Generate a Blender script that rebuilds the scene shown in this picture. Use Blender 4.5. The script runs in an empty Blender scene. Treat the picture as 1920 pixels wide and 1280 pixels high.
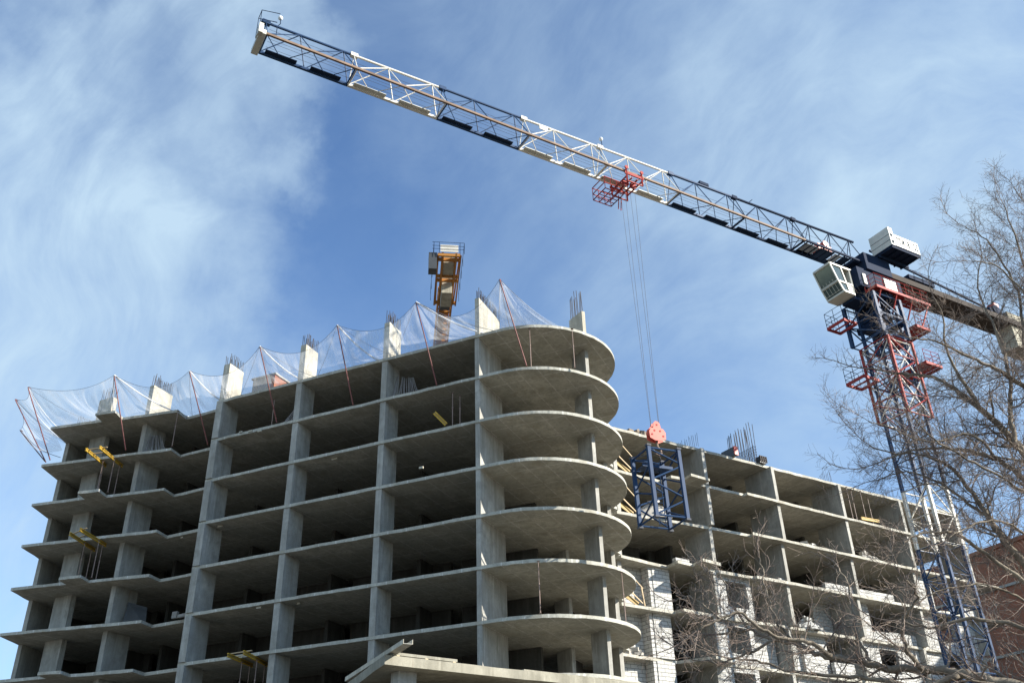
import bpy, math, random
from mathutils import Vector, Matrix
import numpy as np
random.seed(7)
rnd = random.Random(11)
scene = bpy.context.scene
COL = scene.collection
PI = math.pi

# ------------------------------------------------------------------ camera geometry
F_PX, PITCH, ROLL = 1738.99, 0.533016, -0.0322739
CZ = 1.6
cp, sp, cr, sr = math.cos(PITCH), math.sin(PITCH), math.cos(ROLL), math.sin(ROLL)
def ray(x, y):
    a, b = x - 960, y - 640
    a, b = cr * a + sr * b, -sr * a + cr * b
    return Vector((a, F_PX * cp + b * sp, F_PX * sp - b * cp)) / F_PX
def atz(x, y, z):                       # the point of a sight line at height z
    d = ray(x, y); return Vector((0, 0, CZ)) + d * ((z - CZ) / d.z)
def aty(x, y, Y):                       # the point of a sight line at distance Y
    d = ray(x, y); return Vector((0, 0, CZ)) + d * (Y / d.y)

# ------------------------------------------------------------------ frames
class Frame:
    def __init__(s, ox, oy, ex, ey):
        s.o = Vector((ox, oy, 0)); s.u = Vector((ex, ey, 0)).normalized(); s.v = Vector((-s.u.y, s.u.x, 0))
    def P(s, u, v, z): p = s.o + s.u * u + s.v * v; return Vector((p.x, p.y, z))
    def uv(s, p):
        d = Vector((p.x, p.y, 0)) - s.o; return d.dot(s.u), d.dot(s.v)
T = Frame(-2.3685, 50.8761, 0.9206, -0.3904)     # front tower: u along the facade, v inward
W = Frame(13.5694, 62.2954, 0.8337, 0.5522)      # long wing
Z0 = 32.125
def R(k): return Z0 - 3 * k
MQ = (-13.4698 + .8603 * 47.6, 35.1809 + .5097 * 47.6)
J = Frame(MQ[0], MQ[1], 0.8603, 0.5097)          # blue crane: u from jib tip towards counterweight
EX, EY, EZ = Vector((1, 0, 0)), Vector((0, 1, 0)), Vector((0, 0, 1))

# ------------------------------------------------------------------ mesh builder
class MB:
    def __init__(s): s.V = []; s.F = []; s.UV = None
    def quad(s, *p):
        n = len(s.V); s.V += [Vector(q) for q in p]; s.F.append(tuple(range(n, n + len(p))))
    def box(s, c, h, ax=(EX, EY, EZ)):
        n = len(s.V); c = Vector(c)
        for k in range(8):
            s.V.append(c + ax[0] * h[0] * (1 if k & 1 else -1) + ax[1] * h[1] * (1 if k & 2 else -1) + ax[2] * h[2] * (1 if k & 4 else -1))
        for f in ((0, 2, 3, 1), (4, 5, 7, 6), (0, 1, 5, 4), (2, 6, 7, 3), (0, 4, 6, 2), (1, 3, 7, 5)):
            s.F.append(tuple(n + i for i in f))
        return s
    def fbox(s, F, u0, u1, v0, v1, z0, z1):
        return s.box(F.P((u0 + u1) / 2, (v0 + v1) / 2, (z0 + z1) / 2), (abs(u1 - u0) / 2, abs(v1 - v0) / 2, abs(z1 - z0) / 2), (F.u, F.v, EZ))
    def beam(s, a, b, w, h, up=EZ):
        a, b = Vector(a), Vector(b); d = (b - a); L = d.length; d = d / L
        x = d.cross(up)
        if x.length < 1e-4: x = d.cross(EX)
        x.normalize(); y = x.cross(d)
        return s.box((a + b) / 2, (L / 2, w / 2, h / 2), (d, x, y))
    def tube(s, pts, r, n=6, cap=True):
        pts = [Vector(p) for p in pts]
        if not isinstance(r, (list, tuple)): r = [r] * len(pts)
        base = len(s.V); x = None
        for i, p in enumerate(pts):
            d = (pts[min(i + 1, len(pts) - 1)] - pts[max(i - 1, 0)])
            if d.length < 1e-9: d = EZ.copy()
            d.normalize()
            if x is None:
                x = d.cross(EZ)
                if x.length < .05: x = d.cross(EX)
            x = x - d * x.dot(d)
            if x.length < 1e-6: x = d.cross(EX)
            x.normalize(); y = d.cross(x)
            for k in range(n):
                a = 2 * PI * k / n
                s.V.append(p + x * (math.cos(a) * r[i]) + y * (math.sin(a) * r[i]))
        for i in range(len(pts) - 1):
            for k in range(n):
                k2 = (k + 1) % n; q = base + i * n
                s.F.append((q + k, q + k2, q + n + k2, q + n + k))
        if cap and n > 2:
            s.F.append(tuple(base + k for k in reversed(range(n))))
            q = base + (len(pts) - 1) * n; s.F.append(tuple(q + k for k in range(n)))
        return s
    def prism(s, poly, z0, z1, jz=0., seed=0):
        n = len(poly); q = len(s.V); r = random.Random(seed)
        s.V += [Vector((p.x, p.y, z0 - r.uniform(0, jz))) for p in poly] + [Vector((p.x, p.y, z1 - r.uniform(0, jz) * .6)) for p in poly]
        s.F.append(tuple(q + i for i in reversed(range(n)))); s.F.append(tuple(q + n + i for i in range(n)))
        for i in range(n):
            k = (i + 1) % n; s.F.append((q + i, q + k, q + n + k, q + n + i))
        return s
    def build(s, name, mat, parent=None, loc=None, smooth=False, mi=None):
        L = Vector(parent['_o']) if parent is not None else (Vector(loc) if loc is not None else Vector((0, 0, 0)))
        me = bpy.data.meshes.new(name)
        me.from_pydata([tuple(v - L) for v in s.V], [], s.F)
        for m in (mat if isinstance(mat, (list, tuple)) else [mat]): me.materials.append(m)
        if smooth: me.polygons.foreach_set('use_smooth', [True] * len(me.polygons))
        if mi:
            for k, v in mi.items(): me.polygons[k].material_index = v
        me.update()
        o = bpy.data.objects.new(name, me); COL.objects.link(o)
        if parent is not None: o.parent = parent
        else: o.location = L
        o['_o'] = tuple(L)
        return o

def tag(o, label, cat, group=None, kind=None):
    if label: o['label'] = label
    if cat: o['category'] = cat
    if group: o['group'] = group
    if kind: o['kind'] = kind
    return o
def thing(name, loc, label, cat, group=None):
    o = bpy.data.objects.new(name, None); COL.objects.link(o); o.location = loc; o['_o'] = tuple(loc)
    o.empty_display_size = .3
    return tag(o, label, cat, group)

# ------------------------------------------------------------------ materials
class NT:
    def __init__(s, name):
        s.m = bpy.data.materials.new(name); s.m.use_nodes = True
        s.t = s.m.node_tree; s.b = s.t.nodes['Principled BSDF']; s.out = s.t.nodes['Material Output']
    def n(s, typ, **kw):
        d = s.t.nodes.new(typ)
        for k, v in kw.items():
            if k.startswith('_'): setattr(d, k[1:], v)
            else: d.inputs[k.replace('__', ' ')].default_value = v
        return d
    def l(s, a, b): s.t.links.new(a, b)
    def math(s, op, a, b=None, c=None):
        d = s.t.nodes.new('ShaderNodeMath'); d.operation = op
        for i, v in enumerate((a, b, c)):
            if v is None: continue
            if isinstance(v, (int, float)): d.inputs[i].default_value = v
            else: s.l(v, d.inputs[i])
        return d.outputs[0]
    def mix(s, fac, a, b, blend='MIX'):
        d = s.t.nodes.new('ShaderNodeMix'); d.data_type = 'RGBA'; d.blend_type = blend
        for i, v in ((0, fac), (6, a), (7, b)):
            if isinstance(v, (int, float)): d.inputs[i].default_value = v
            elif isinstance(v, tuple): d.inputs[i].default_value = (*v[:3], 1)
            else: s.l(v, d.inputs[i])
        return d.outputs[2]
    def ramp(s, v, pts):
        d = s.t.nodes.new('ShaderNodeValToRGB'); e = d.color_ramp.elements
        while len(e) > 1: e.remove(e[-1])
        for i, (p, c) in enumerate(pts):
            if i: el = e.new(p)
            else: el = e[0]; el.position = p
            c = (c, c, c) if isinstance(c, (int, float)) else c
            el.color = (*c[:3], 1)
        s.l(v, d.inputs[0]); return d.outputs[0]
    def pos(s): return s.n('ShaderNodeNewGeometry').outputs['Position']
    def noise(s, vec, scale, detail=4, rough=.55, sx=None):
        if sx:
            m = s.n('ShaderNodeMapping'); m.inputs['Scale'].default_value = sx; s.l(vec, m.inputs[0]); vec = m.outputs[0]
        d = s.n('ShaderNodeTexNoise'); d.inputs['Scale'].default_value = scale; d.inputs['Detail'].default_value = detail
        d.inputs['Roughness'].default_value = rough; s.l(vec, d.inputs['Vector']); return d.outputs['Fac']
    def bump(s, h, strength=.3, dist=.02):
        b = s.n('ShaderNodeBump'); b.inputs['Strength'].default_value = strength; b.inputs['Distance'].default_value = dist
        s.l(h, b.inputs['Height']); s.l(b.outputs[0], s.b.inputs['Normal'])

def mat_paint(name, col, rough=.45, wear=.35, wearcol=(.16, .1, .07), metallic=0., var=.12, spec=.4):
    t = NT(name); p = t.pos()
    n1 = t.noise(p, 1.3, 5); n2 = t.noise(p, 9., 6, .7)
    c = t.mix(t.ramp(n1, [(.3, 0.), (.7, 1.)]), tuple(x * (1 - var) for x in col), tuple(min(1, x * (1 + var)) for x in col))
    w = t.ramp(n2, [(.6, 0.), (.74, 1.)])
    c = t.mix(t.math('MULTIPLY', w, wear), c, wearcol)
    t.l(c, t.b.inputs['Base Color']); t.b.inputs['Roughness'].default_value = rough; t.b.inputs['Metallic'].default_value = metallic
    t.b.inputs['Specular IOR Level'].default_value = spec
    return t.m

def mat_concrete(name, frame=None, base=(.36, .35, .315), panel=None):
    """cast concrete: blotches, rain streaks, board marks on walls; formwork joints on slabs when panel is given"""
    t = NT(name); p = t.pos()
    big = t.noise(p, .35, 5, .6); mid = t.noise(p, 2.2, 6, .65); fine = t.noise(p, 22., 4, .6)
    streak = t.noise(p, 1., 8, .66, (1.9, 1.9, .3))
    lo = tuple(x * .8 for x in base); hi = tuple(x * 1.25 for x in base)
    c = t.mix(t.ramp(big, [(.3, 0.), (.7, 1.)]), lo, hi)
    c = t.mix(t.ramp(mid, [(.35, .0), (.72, .7)]), c, tuple(x * .68 for x in base))
    blot = t.noise(p, 1.15, 7, .68); c = t.mix(t.ramp(blot, [(.5, 0.), (.62, .6)]), c, (base[0] * .6, base[1] * .6, base[2] * .58))
    c = t.mix(t.ramp(blot, [(.3, .6), (.42, 0.)]), c, tuple(min(.72, x * 1.3) for x in base))
    if panel is None:
        c = t.mix(t.ramp(streak, [(.45, 0.), (.68, .75)]), c, (base[0] * .5, base[1] * .49, base[2] * .47))
        c = t.mix(t.ramp(t.noise(p, 1., 6, .6, (4.3, 4.3, .22)), [(.55, 0.), (.7, .35)]), c, tuple(min(.75, x * 1.6) for x in base))
        rust = t.noise(p, 1., 4, .6, (2.1, 2.1, .22)); c = t.mix(t.ramp(rust, [(.64, 0.), (.74, .4)]), c, (.25, .16, .1))
        c = t.mix(t.ramp(t.noise(p, .8, 3, .4, (1., 1., .5)), [(.5, 0.), (.53, .3)]), c, tuple(x * .72 for x in base))
        # horizontal pour line a little below each ceiling and at mid height
        sx = t.n('ShaderNodeSeparateXYZ'); t.l(p, sx.inputs[0])
        zz = t.math('FRACT', t.math('MULTIPLY', t.math('SUBTRACT', sx.outputs[2], Z0 - 30 - 1.3), 1 / 3.))
        ln = t.math('LESS_THAN', t.math('ABSOLUTE', t.math('SUBTRACT', zz, .5)), .006)
        c = t.mix(t.math('MULTIPLY', ln, .4), c, lo)
    else:
        pu, pv = panel
        def coord(vec, size, off):
            d = t.n('ShaderNodeVectorMath', _operation='DOT_PRODUCT'); t.l(p, d.inputs[0]); d.inputs[1].default_value = tuple(vec)
            return t.math('ADD', t.math('MULTIPLY', d.outputs['Value'], 1 / size), off)
        a = coord(frame.u, pu, 100.3); b = coord(frame.v, pv, 100.1)
        def line(x, w): return t.math('LESS_THAN', t.math('ABSOLUTE', t.math('SUBTRACT', t.math('FRACT', x), .5)), w)
        cell = t.n('ShaderNodeCombineXYZ'); t.l(t.math('ROUND', a), cell.inputs[0]); t.l(t.math('ROUND', b), cell.inputs[1])
        wn = t.n('ShaderNodeTexWhiteNoise'); t.l(cell.outputs[0], wn.inputs['Vector'])
        c = t.mix(t.math('MULTIPLY', wn.outputs['Value'], .42), c, tuple(x * .68 for x in base))
        ln = t.math('MAXIMUM', line(a, .028), line(b, .018))
        c = t.mix(t.math('MULTIPLY', ln, t.ramp(mid, [(.35, .2), (.6, .7)])), c, tuple(min(.7, x * 1.5) for x in base))
        st = t.noise(p, .9, 6, .7)
        rs = t.noise(p, .55, 7, .72); c = t.mix(t.ramp(rs, [(.62, 0.), (.72, .35)]), c, (.26, .18, .11))
        ed = t.noise(p, 5., 5, .7); c = t.mix(t.ramp(ed, [(.5, 0.), (.62, .55)]), c, tuple(x * .52 for x in base))
        c = t.mix(t.ramp(st, [(.52, 0.), (.66, .6)]), c, (base[0] * .62, base[1] * .58, base[2] * .52))
    c = t.mix(t.math('MULTIPLY', t.ramp(fine, [(.3, 1.), (.5, 0.)]), .25), c, tuple(x * .5 for x in base))
    t.l(c, t.b.inputs['Base Color']); t.b.inputs['Roughness'].default_value = .92
    t.b.inputs['Specular IOR Level'].default_value = .2
    t.bump(t.math('ADD', mid, t.math('MULTIPLY', fine, .5)), .35, .03)
    return t.m

def mat_blocks(name, base, mortar, sc=(.6, .25), frame=W, dark=.0, mort=.015):
    t = NT(name); p = t.pos()
    d = t.n('ShaderNodeVectorMath', _operation='DOT_PRODUCT'); t.l(p, d.inputs[0]); d.inputs[1].default_value = tuple(frame.u + frame.v * .7)
    sx = t.n('ShaderNodeSeparateXYZ'); t.l(p, sx.inputs[0])
    cb = t.n('ShaderNodeCombineXYZ'); t.l(d.outputs['Value'], cb.inputs[0]); t.l(sx.outputs[2], cb.inputs[1])
    br = t.n('ShaderNodeTexBrick'); t.l(cb.outputs[0], br.inputs['Vector'])
    br.inputs['Scale'].default_value = 1.; br.inputs['Brick Width'].default_value = sc[0]; br.inputs['Row Height'].default_value = sc[1]
    br.inputs['Mortar Size'].default_value = mort; br.inputs['Bias'].default_value = 0
    br.inputs['Color1'].default_value = (*base, 1); br.inputs['Color2'].default_value = (*[x * .82 for x in base], 1); br.inputs['Mortar'].default_value = (*mortar, 1)
    n1 = t.noise(p, 1.1, 6, .65)
    c = t.mix(t.ramp(n1, [(.45, 0.), (.75, .45)]), br.outputs['Color'], tuple(x * .6 for x in base))
    t.l(c, t.b.inputs['Base Color']); t.b.inputs['Roughness'].default_value = .9
    t.bump(br.outputs['Fac'], -.4, .02)
    return t.m

def mat_net():
    t = NT('net_mesh'); p = t.pos(); t.t.nodes.remove(t.b)
    tr = t.n('ShaderNodeBsdfTransparent'); df = t.n('ShaderNodeBsdfDiffuse'); tl = t.n('ShaderNodeBsdfTranslucent')
    df.inputs[0].default_value = (.82, .84, .85, 1); tl.inputs[0].default_value = (.8, .83, .85, 1)
    m1 = t.n('ShaderNodeMixShader'); m1.inputs[0].default_value = .5; t.l(df.outputs[0], m1.inputs[1]); t.l(tl.outputs[0], m1.inputs[2])
    m2 = t.n('ShaderNodeMixShader'); t.l(tr.outputs[0], m2.inputs[1]); t.l(m1.outputs[0], m2.inputs[2])
    uv = t.n('ShaderNodeUVMap')
    st = t.noise(uv.outputs[0], 1., 5, .6, (16., 1.6, 1.)); bl = t.noise(p, .7, 3)
    fold = t.ramp(st, [(.4, .02), (.58, .2), (.74, .6)])
    f = t.math('ADD', t.math('MULTIPLY', bl, .33), fold)
    f = t.math('ADD', f, .015)
    t.l(f, m2.inputs[0]); t.l(m2.outputs[0], t.out.inputs[0])
    return t.m

def mat_bark(name, a, b):
    t = NT(name); p = t.pos()
    n1 = t.noise(p, 2.2, 6, .65); n2 = t.noise(p, 14., 4, .6)
    c = t.mix(t.ramp(n1, [(.35, 0.), (.65, 1.)]), a, b)
    c = t.mix(t.math('MULTIPLY', t.ramp(n2, [(.5, 0.), (.7, 1.)]), .5), c, tuple(x * .5 for x in a))
    t.l(c, t.b.inputs['Base Color']); t.b.inputs['Roughness'].default_value = .85; t.b.inputs['Specular IOR Level'].default_value = .25
    t.bump(n2, .5, .02); return t.m

def mat_glass(name):
    t = NT(name); t.b.inputs['Base Color'].default_value = (.07, .1, .1, 1); t.b.inputs['Roughness'].default_value = .08
    n = t.noise(t.pos(), 3.); t.l(t.mix(n, (.05, .075, .075), (.1, .14, .135)), t.b.inputs['Base Color'])
    t.b.inputs['Metallic'].default_value = .35
    return t.m

def mat_ground():
    t = NT('site_ground'); p = t.pos()
    a = t.noise(p, .08, 6); b = t.noise(p, 1.5, 8, .7)
    c = t.mix(a, (.085, .072, .055), (.15, .135, .11)); c = t.mix(t.math('MULTIPLY', b, .4), c, (.1, .09, .07))
    t.l(c, t.b.inputs['Base Color']); t.b.inputs['Roughness'].default_value = .95; t.bump(b, .5, .05); return t.m

M = {}
M['slab_t'] = mat_concrete('tower_slab_concrete', T, (.52, .515, .45), (1.22, 2.44))
M['slab_w'] = mat_concrete('wing_slab_concrete', W, (.50, .485, .42), (1.22, 2.44))
M['floor'] = mat_concrete('muddy_low_bounce_concrete', T, (.22, .205, .17), (1.22, 2.44))  # muddy slab tops, set dark to cut the light bounced onto ceilings
M['old'] = mat_concrete('weathered_concrete', None, (.33, .315, .255))
M['cord'] = mat_paint('white_cord', (.7, .72, .74), .8, .1, (.5, .5, .5), spec=.1)
M['wall'] = mat_concrete('cast_wall_concrete', None, (.425, .42, .385))
M['dark_wall'] = mat_concrete('shaded_inner_concrete', None, (.09, .088, .08))  # near-black base paints the shade of the deep bays into the inner walls
M['stub'] = mat_concrete('fresh_wall_concrete', None, (.54, .51, .42))
M['white_block'] = mat_blocks('aerated_blocks', (.53, .53, .505), (.17, .17, .16), mort=.022)
M['brick'] = mat_blocks('red_brick', (.33, .115, .06), (.22, .13, .09), (.26, .08), T, mort=.008)
M['grey_block'] = mat_blocks('grey_blocks', (.3, .29, .27), (.2, .2, .19), (.4, .2), T)
M['rebar'] = mat_paint('rebar_steel', (.05, .045, .046), .7, .6, (.1, .05, .03), spec=.2)
M['bars'] = mat_paint('clean_bars', (.30, .29, .29), .5, .4, (.2, .13, .1))
M['pole_red'] = mat_paint('red_oxide_pole', (.20, .06, .05), .5, .4, (.1, .06, .05))
M['pole_dark'] = mat_paint('dark_pole', (.09, .05, .055), .5, .4, (.18, .08, .05))
M['prop'] = mat_paint('prop_steel', (.24, .17, .14), .5, .6, (.14, .07, .05))
M['blue'] = mat_paint('crane_blue', (.02, .05, .115), .55, .25, (.05, .07, .1), spec=.22)
M['navy'] = mat_paint('crane_navy', (.014, .026, .055), .7, .25, (.04, .05, .07), spec=.08)
M['white'] = mat_paint('crane_white', (.66, .63, .55), .45, .25, (.4, .28, .18))
M['cream'] = mat_paint('cabin_cream', (.55, .54, .47), .45, .15, (.3, .25, .2))
M['red'] = mat_paint('crane_red', (.30, .036, .03), .6, .35, (.14, .045, .04), spec=.2)
M['salmon'] = mat_paint('hook_red', (.68, .13, .09), .42, .25, (.3, .08, .06))
M['rail_worn'] = mat_paint('worn_rail', (.21, .15, .11), .6, .7, (.12, .08, .06), spec=.15, var=.3)
M['cable'] = mat_paint('steel_cable', (.11, .115, .13), .7, .2, spec=.1)
M['orange'] = mat_paint('crane_orange', (.40, .175, .035), .6, .6, (.16, .075, .04))
M['rust_orange'] = mat_paint('rusty_orange', (.36, .17, .07), .55, .7, (.2, .1, .06))
M['rust_brown'] = mat_paint('dusty_brown_steel', (.055, .046, .04), .75, .5, (.2, .17, .14), spec=.1)
M['grating'] = mat_paint('grey_grating', (.22, .24, .27), .7, .3)
M['cw'] = mat_concrete('counterweight_concrete', None, (.50, .47, .38))
M['yellow'] = mat_paint('beam_yellow', (.62, .40, .035), .5, .5, (.36, .2, .05))
M['yellow_dk'] = mat_paint('beam_ochre', (.33, .21, .04), .55, .5, (.25, .14, .04))
M['wood'] = mat_paint('raw_timber', (.5, .39, .24), .7, .4, (.3, .18, .09))
M['ply'] = mat_paint('film_faced_ply', (.06, .065, .07), .5, .3, (.12, .1, .08))
M['letters'] = mat_paint('letter_paint', (.03, .05, .07), .9, .1, spec=.02)
M['net'] = mat_net()
M['bark'] = mat_bark('bark', (.12, .098, .075), (.27, .23, .175))
M['twig'] = mat_bark('twig_bark', (.16, .12, .10), (.29, .235, .19))
M['glass'] = mat_glass('cab_glass')
M['ground'] = mat_ground()
M['wrap'] = mat_paint('wrapped_bags', (.42, .40, .36), .6, .4, (.2, .19, .17))
M['rubble'] = mat_paint('rubble', (.22, .18, .14), .9, .5, (.1, .08, .06))
M['lamp'] = mat_paint('lamp_glass', (.75, .78, .8), .2, .05)

# ------------------------------------------------------------------ ground
g = MB(); S = 1500
g.quad((-S, -S, 0), (S, -S, 0), (S, S, 0), (-S, S, 0))
tag(g.build('ground', M['ground']), None, None, kind='structure')

# ------------------------------------------------------------------ helpers for concrete edges
def rough_poly(F, pts, jit=.018, step=1.3, seed=0):
    """outline in frame coordinates -> world points with a slightly wavy cast edge"""
    r = random.Random(seed); out = []
    n = len(pts)
    for i in range(n):
        a, b = pts[i], pts[(i + 1) % n]
        d = math.hypot(b[0] - a[0], b[1] - a[1]); m = max(1, int(d / step))
        nx, ny = (b[1] - a[1]) / d, -(b[0] - a[0]) / d
        for k in range(m):
            f = k / m; q = r.uniform(-jit, jit) if k else 0
            out.append(F.P(a[0] + (b[0] - a[0]) * f + nx * q, a[1] + (b[1] - a[1]) * f + ny * q, 0))
    return out
def arc(cu, cv, r, a0, a1, n):
    return [(cu + r * math.cos(math.radians(a0 + (a1 - a0) * i / n)), cv + r * math.sin(math.radians(a0 + (a1 - a0) * i / n))) for i in range(n + 1)]
def rebar_mb(F, u0, u1, v, nb, z0, hmin, hmax, along='v', seed=0, r=.021, lean=.05, mesh=False):
    m = MB(); q = random.Random(seed)
    for row in (0, 1):
        for i in range(nb):
            f = (i + .5) / nb
            if along == 'v': a = F.P(u0 + .06 if row == 0 else u1 - .06, v[0] + (v[1] - v[0]) * f, z0)
            else: a = F.P(u0 + (u1 - u0) * f, v[0] + .06 if row == 0 else v[1] - .06, z0)
            h = q.uniform(hmin, hmax)
            b = a + Vector((q.uniform(-lean, lean), q.uniform(-lean, lean), h))
            m.tube([a, b], r, 4)
    if mesh:
        for kz in range(6):
            z = z0 + .25 + kz * .22
            for row in (0, 1):
                if along == 'v': m.tube([F.P(u0 + .06 if row == 0 else u1 - .06, v[0], z), F.P(u0 + .06 if row == 0 else u1 - .06, v[1], z)], r * .8, 4)
    return m

# ------------------------------------------------------------------ front tower (with the round end)
NL = 11
tower = thing('building_frame', T.P(0, 0, 0), 'unfinished grey concrete tower frame with stacked rounded balcony slabs and open bays', 'building')
ROUND = arc(1.6, 5.57, 5.65, -90, 50, 46)
def tower_outline(k):
    left = [(-20.35, -.1), (-20.5, .86), (-23.95, .98), (-23.72, -.28)]
    if k % 2 == 0: left += [(-28.1, -1.08), (-27.7, -2.2), (-29.3, -2.5), (-29.65, -1.5)]
    left += [(-33.9, -2.25), (-34.95, .35), (-36.2, 3.6), (-36.2, 15.9)]
    return ([(-2.6, 15.9), (5.3, 10.35)] + list(reversed(ROUND)) + left)
for k in range(NL):
    poly = rough_poly(T, tower_outline(k), .03, .8, k)
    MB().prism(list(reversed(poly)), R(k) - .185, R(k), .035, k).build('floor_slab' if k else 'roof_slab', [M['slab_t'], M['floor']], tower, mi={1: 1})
# walls of every storey: (name, u0, u1, v0, v1)
walls = [('shear_wall', .0, .3, -.02, 3.4), ('shear_wall', -6.81, -6.4, -.02, 1.6), ('shear_wall', -13.6, -13.15, -.02, 1.5),
         ('shear_wall', -20.25, -19.72, -.2, 1.55), ('shear_wall', -27.35, -26.95, .2, 2.2), ('end_pier', -32.7, -31.15, .42, .85)]
def side_wall(m, z0, z1):
    a, b = T.P(-34.62, .1, 0), T.P(-35.9, 4.6, 0); d = (b - a).normalized(); m.box((a + b) / 2 + Vector((0, 0, (z0 + z1) / 2)), ((b - a).length / 2, .15, (z1 - z0) / 2), (d, Vector((-d.y, d.x, 0)), EZ))
WA = Frame(T.P(0, 0, 0).x, T.P(0, 0, 0).y, W.u.x, W.u.y)
def wing_dir_pier(m, u, v, w, L, z0, z1):
    p = T.P(u, v, 0); c = p + W.u * (w / 2) + W.v * (L / 2)
    m.box((c.x, c.y, (z0 + z1) / 2), (w / 2, L / 2, (z1 - z0) / 2), (W.u, W.v, EZ))
for k in range(8):
    z1, z0 = R(k) - .2, (R(k + 1) if k < 7 else 0.0)
    for nm, u0, u1, v0, v1 in walls:
        MB().fbox(T, u0, u1, v0, v1, z0, z1).build(nm, M['wall'], tower)
    m = MB(); side_wall(m, z0, z1); m.build('side_wall', M['wall'], tower)
    m = MB(); wing_dir_pier(m, 5.83, 4.45, .26, 1.45, z0, z1); m.build('round_pier', M['wall'], tower)
    m = MB(); wing_dir_pier(m, 2.5, 7.75, .26, 1.5, z0, z1); m.build('round_pier', M['wall'], tower)
    m = MB(); wing_dir_pier(m, 5.0, 9.2, .3, 1.4, z0, z1); m.build('round_pier', M['wall'], tower)
# core walls in the depth of the plan
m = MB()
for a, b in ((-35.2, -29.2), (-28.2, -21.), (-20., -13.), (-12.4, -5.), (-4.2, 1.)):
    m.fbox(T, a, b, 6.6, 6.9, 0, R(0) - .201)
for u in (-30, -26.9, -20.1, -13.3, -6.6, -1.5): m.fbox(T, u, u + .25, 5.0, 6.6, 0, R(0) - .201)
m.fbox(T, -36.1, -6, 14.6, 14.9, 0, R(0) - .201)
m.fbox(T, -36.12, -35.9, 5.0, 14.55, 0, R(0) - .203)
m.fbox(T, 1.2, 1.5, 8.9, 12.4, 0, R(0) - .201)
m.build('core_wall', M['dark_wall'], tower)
# wall starts on the roof with starter bars
def stub(F, par, u0, u1, v0, v1, h, hr, seed, nb=9, along='v', matn='stub', wr=0):
    z = R(0) if F is T else WZ(0)
    o = MB().fbox(F, u0, u1, v0, v1, z, z + h).build('wall_upstand', M[matn], par)
    rebar_mb(F, u0, u1, (v0, v1), nb, z + h - .05, hr * .75, hr, along, seed).build('rebar', M['rebar'], o)
WZ = lambda k: R(k + 1) - .006
stub(T, tower, .0, .3, .05, 3.3, 2.85, .95, 1, 16)
stub(T, tower, -6.81, -6.4, .05, 1.6, 2.84, 1.1, 2)
stub(T, tower, -13.6, -13.15, .05, 1.5, 2.86, 1.1, 3)
stub(T, tower, -20.25, -19.72, .0, 1.55, 2.95, 1.0, 4)
stub(T, tower, -27.35, -26.95, .2, 2.2, 3.0, 1.1, 5, 11)
stub(T, tower, -32.6, -31.2, .42, .85, 3.1, 1.05, 6, 7, 'u')
p0 = MB(); wing_dir_pier(p0, 5.83, 4.45, .26, 1.45, R(0), R(0) + 2.77); pu = p0.build('wall_upstand', M['stub'], tower)
PF = Frame(T.P(5.83, 4.45, 0).x, T.P(5.83, 4.45, 0).y, W.u.x, W.u.y)
rebar_mb(PF, 0, .26, (0, 1.45), 5, R(0) + 2.7, 1.6, 2.1, 'v', 8, .022).build('rebar', M['rebar'], pu)
# bare starter bars without a wall yet
rebar_mb(T, -34.4, -34.1, (.2, 3.4), 11, R(0) - .05, 1.9, 2.2, 'v', 9, .015, .04, True).build('rebar', M['rebar'], tower)
rebar_mb(T, 2.3, 2.6, (7.75, 9.2), 4, R(0) - .05, .9, 1.3, 'v', 10, .015).build('rebar', M['rebar'], tower)
# concrete drips and a rusty patch under the slab edges (ragged left-over pour)
m = MB(); q = random.Random(3)
for (x, y, k) in ((452, 808, 1), (470, 806, 1), (487, 806, 1), (413, 984, 3), (486, 1136, 5), (560, 1128, 5), (342, 1005, 3), (628, 858, 2), (790, 874, 3)):
    p = atz(x, y, R(k) - .2); m.box(p + Vector((0, 0, -.08)), (.09 + q.random() * .15, .05, .06), (T.u, T.v, EZ))
m.build('pour_spill', M['stub'], tower)

# ------------------------------------------------------------------ long wing
wing = thing('building_frame', W.P(10, 0, 0), 'long concrete wing with white block infill receding right behind the blue crane', 'building')
TE = 30.6
fronts = {0: [(-7.6, .75), (TE, .05)],
          1: [(-7.6, 1.05), (-3.4, 1.15), (-3.3, .1), (-2.15, .0), (-2.3, -.85), (-.45, -.75), (-.45, .22), (3.8, .2), (3.85, -.12), (TE, .02)],
          2: [(-7.6, 1.1), (.4, .5), (4.05, .4), (3.8, -.08), (TE + 3.3, .2)],
          3: [(-7.6, 1.1), (-3.3, 1.55), (-3.45, .3), (-2.0, .42), (-2.2, -.8), (-.45, -.65), (-.45, .68), (3.9, .62), (3.95, .35), (TE + 3.2, .5)],
          4: [(-7.6, 1.45), (-3.1, 1.55), (-2.95, .8), (.9, 1.1), (4.6, 1.05), (TE + .4, 1.3)],
          5: [(-7.6, 1.9), (-2.7, 2.3), (-1.35, .05), (.95, .5), (1.0, 1.4), (4.95, 1.45), (TE + 2.5, 1.5)]}
for k in range(10):
    fr = fronts.get(k, fronts[4])
    back = [(TE + .1, 3.2), (TE, 13.5), (-7.7, 13.5)]
    if fr[-1][0] > TE + 1: back = [(fr[-1][0], 2.6)] + back
    poly = rough_poly(W, fr + back, .035, .8, 40 + k)
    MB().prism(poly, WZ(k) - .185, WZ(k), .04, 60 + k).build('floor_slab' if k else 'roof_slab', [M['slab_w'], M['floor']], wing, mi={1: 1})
piers = [(-7.45, 1.5), (0, 2.5), (7.16, 2.8), (14.77, 2.8), (22.33, 2.8), (30.25, 2.8)]
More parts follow.
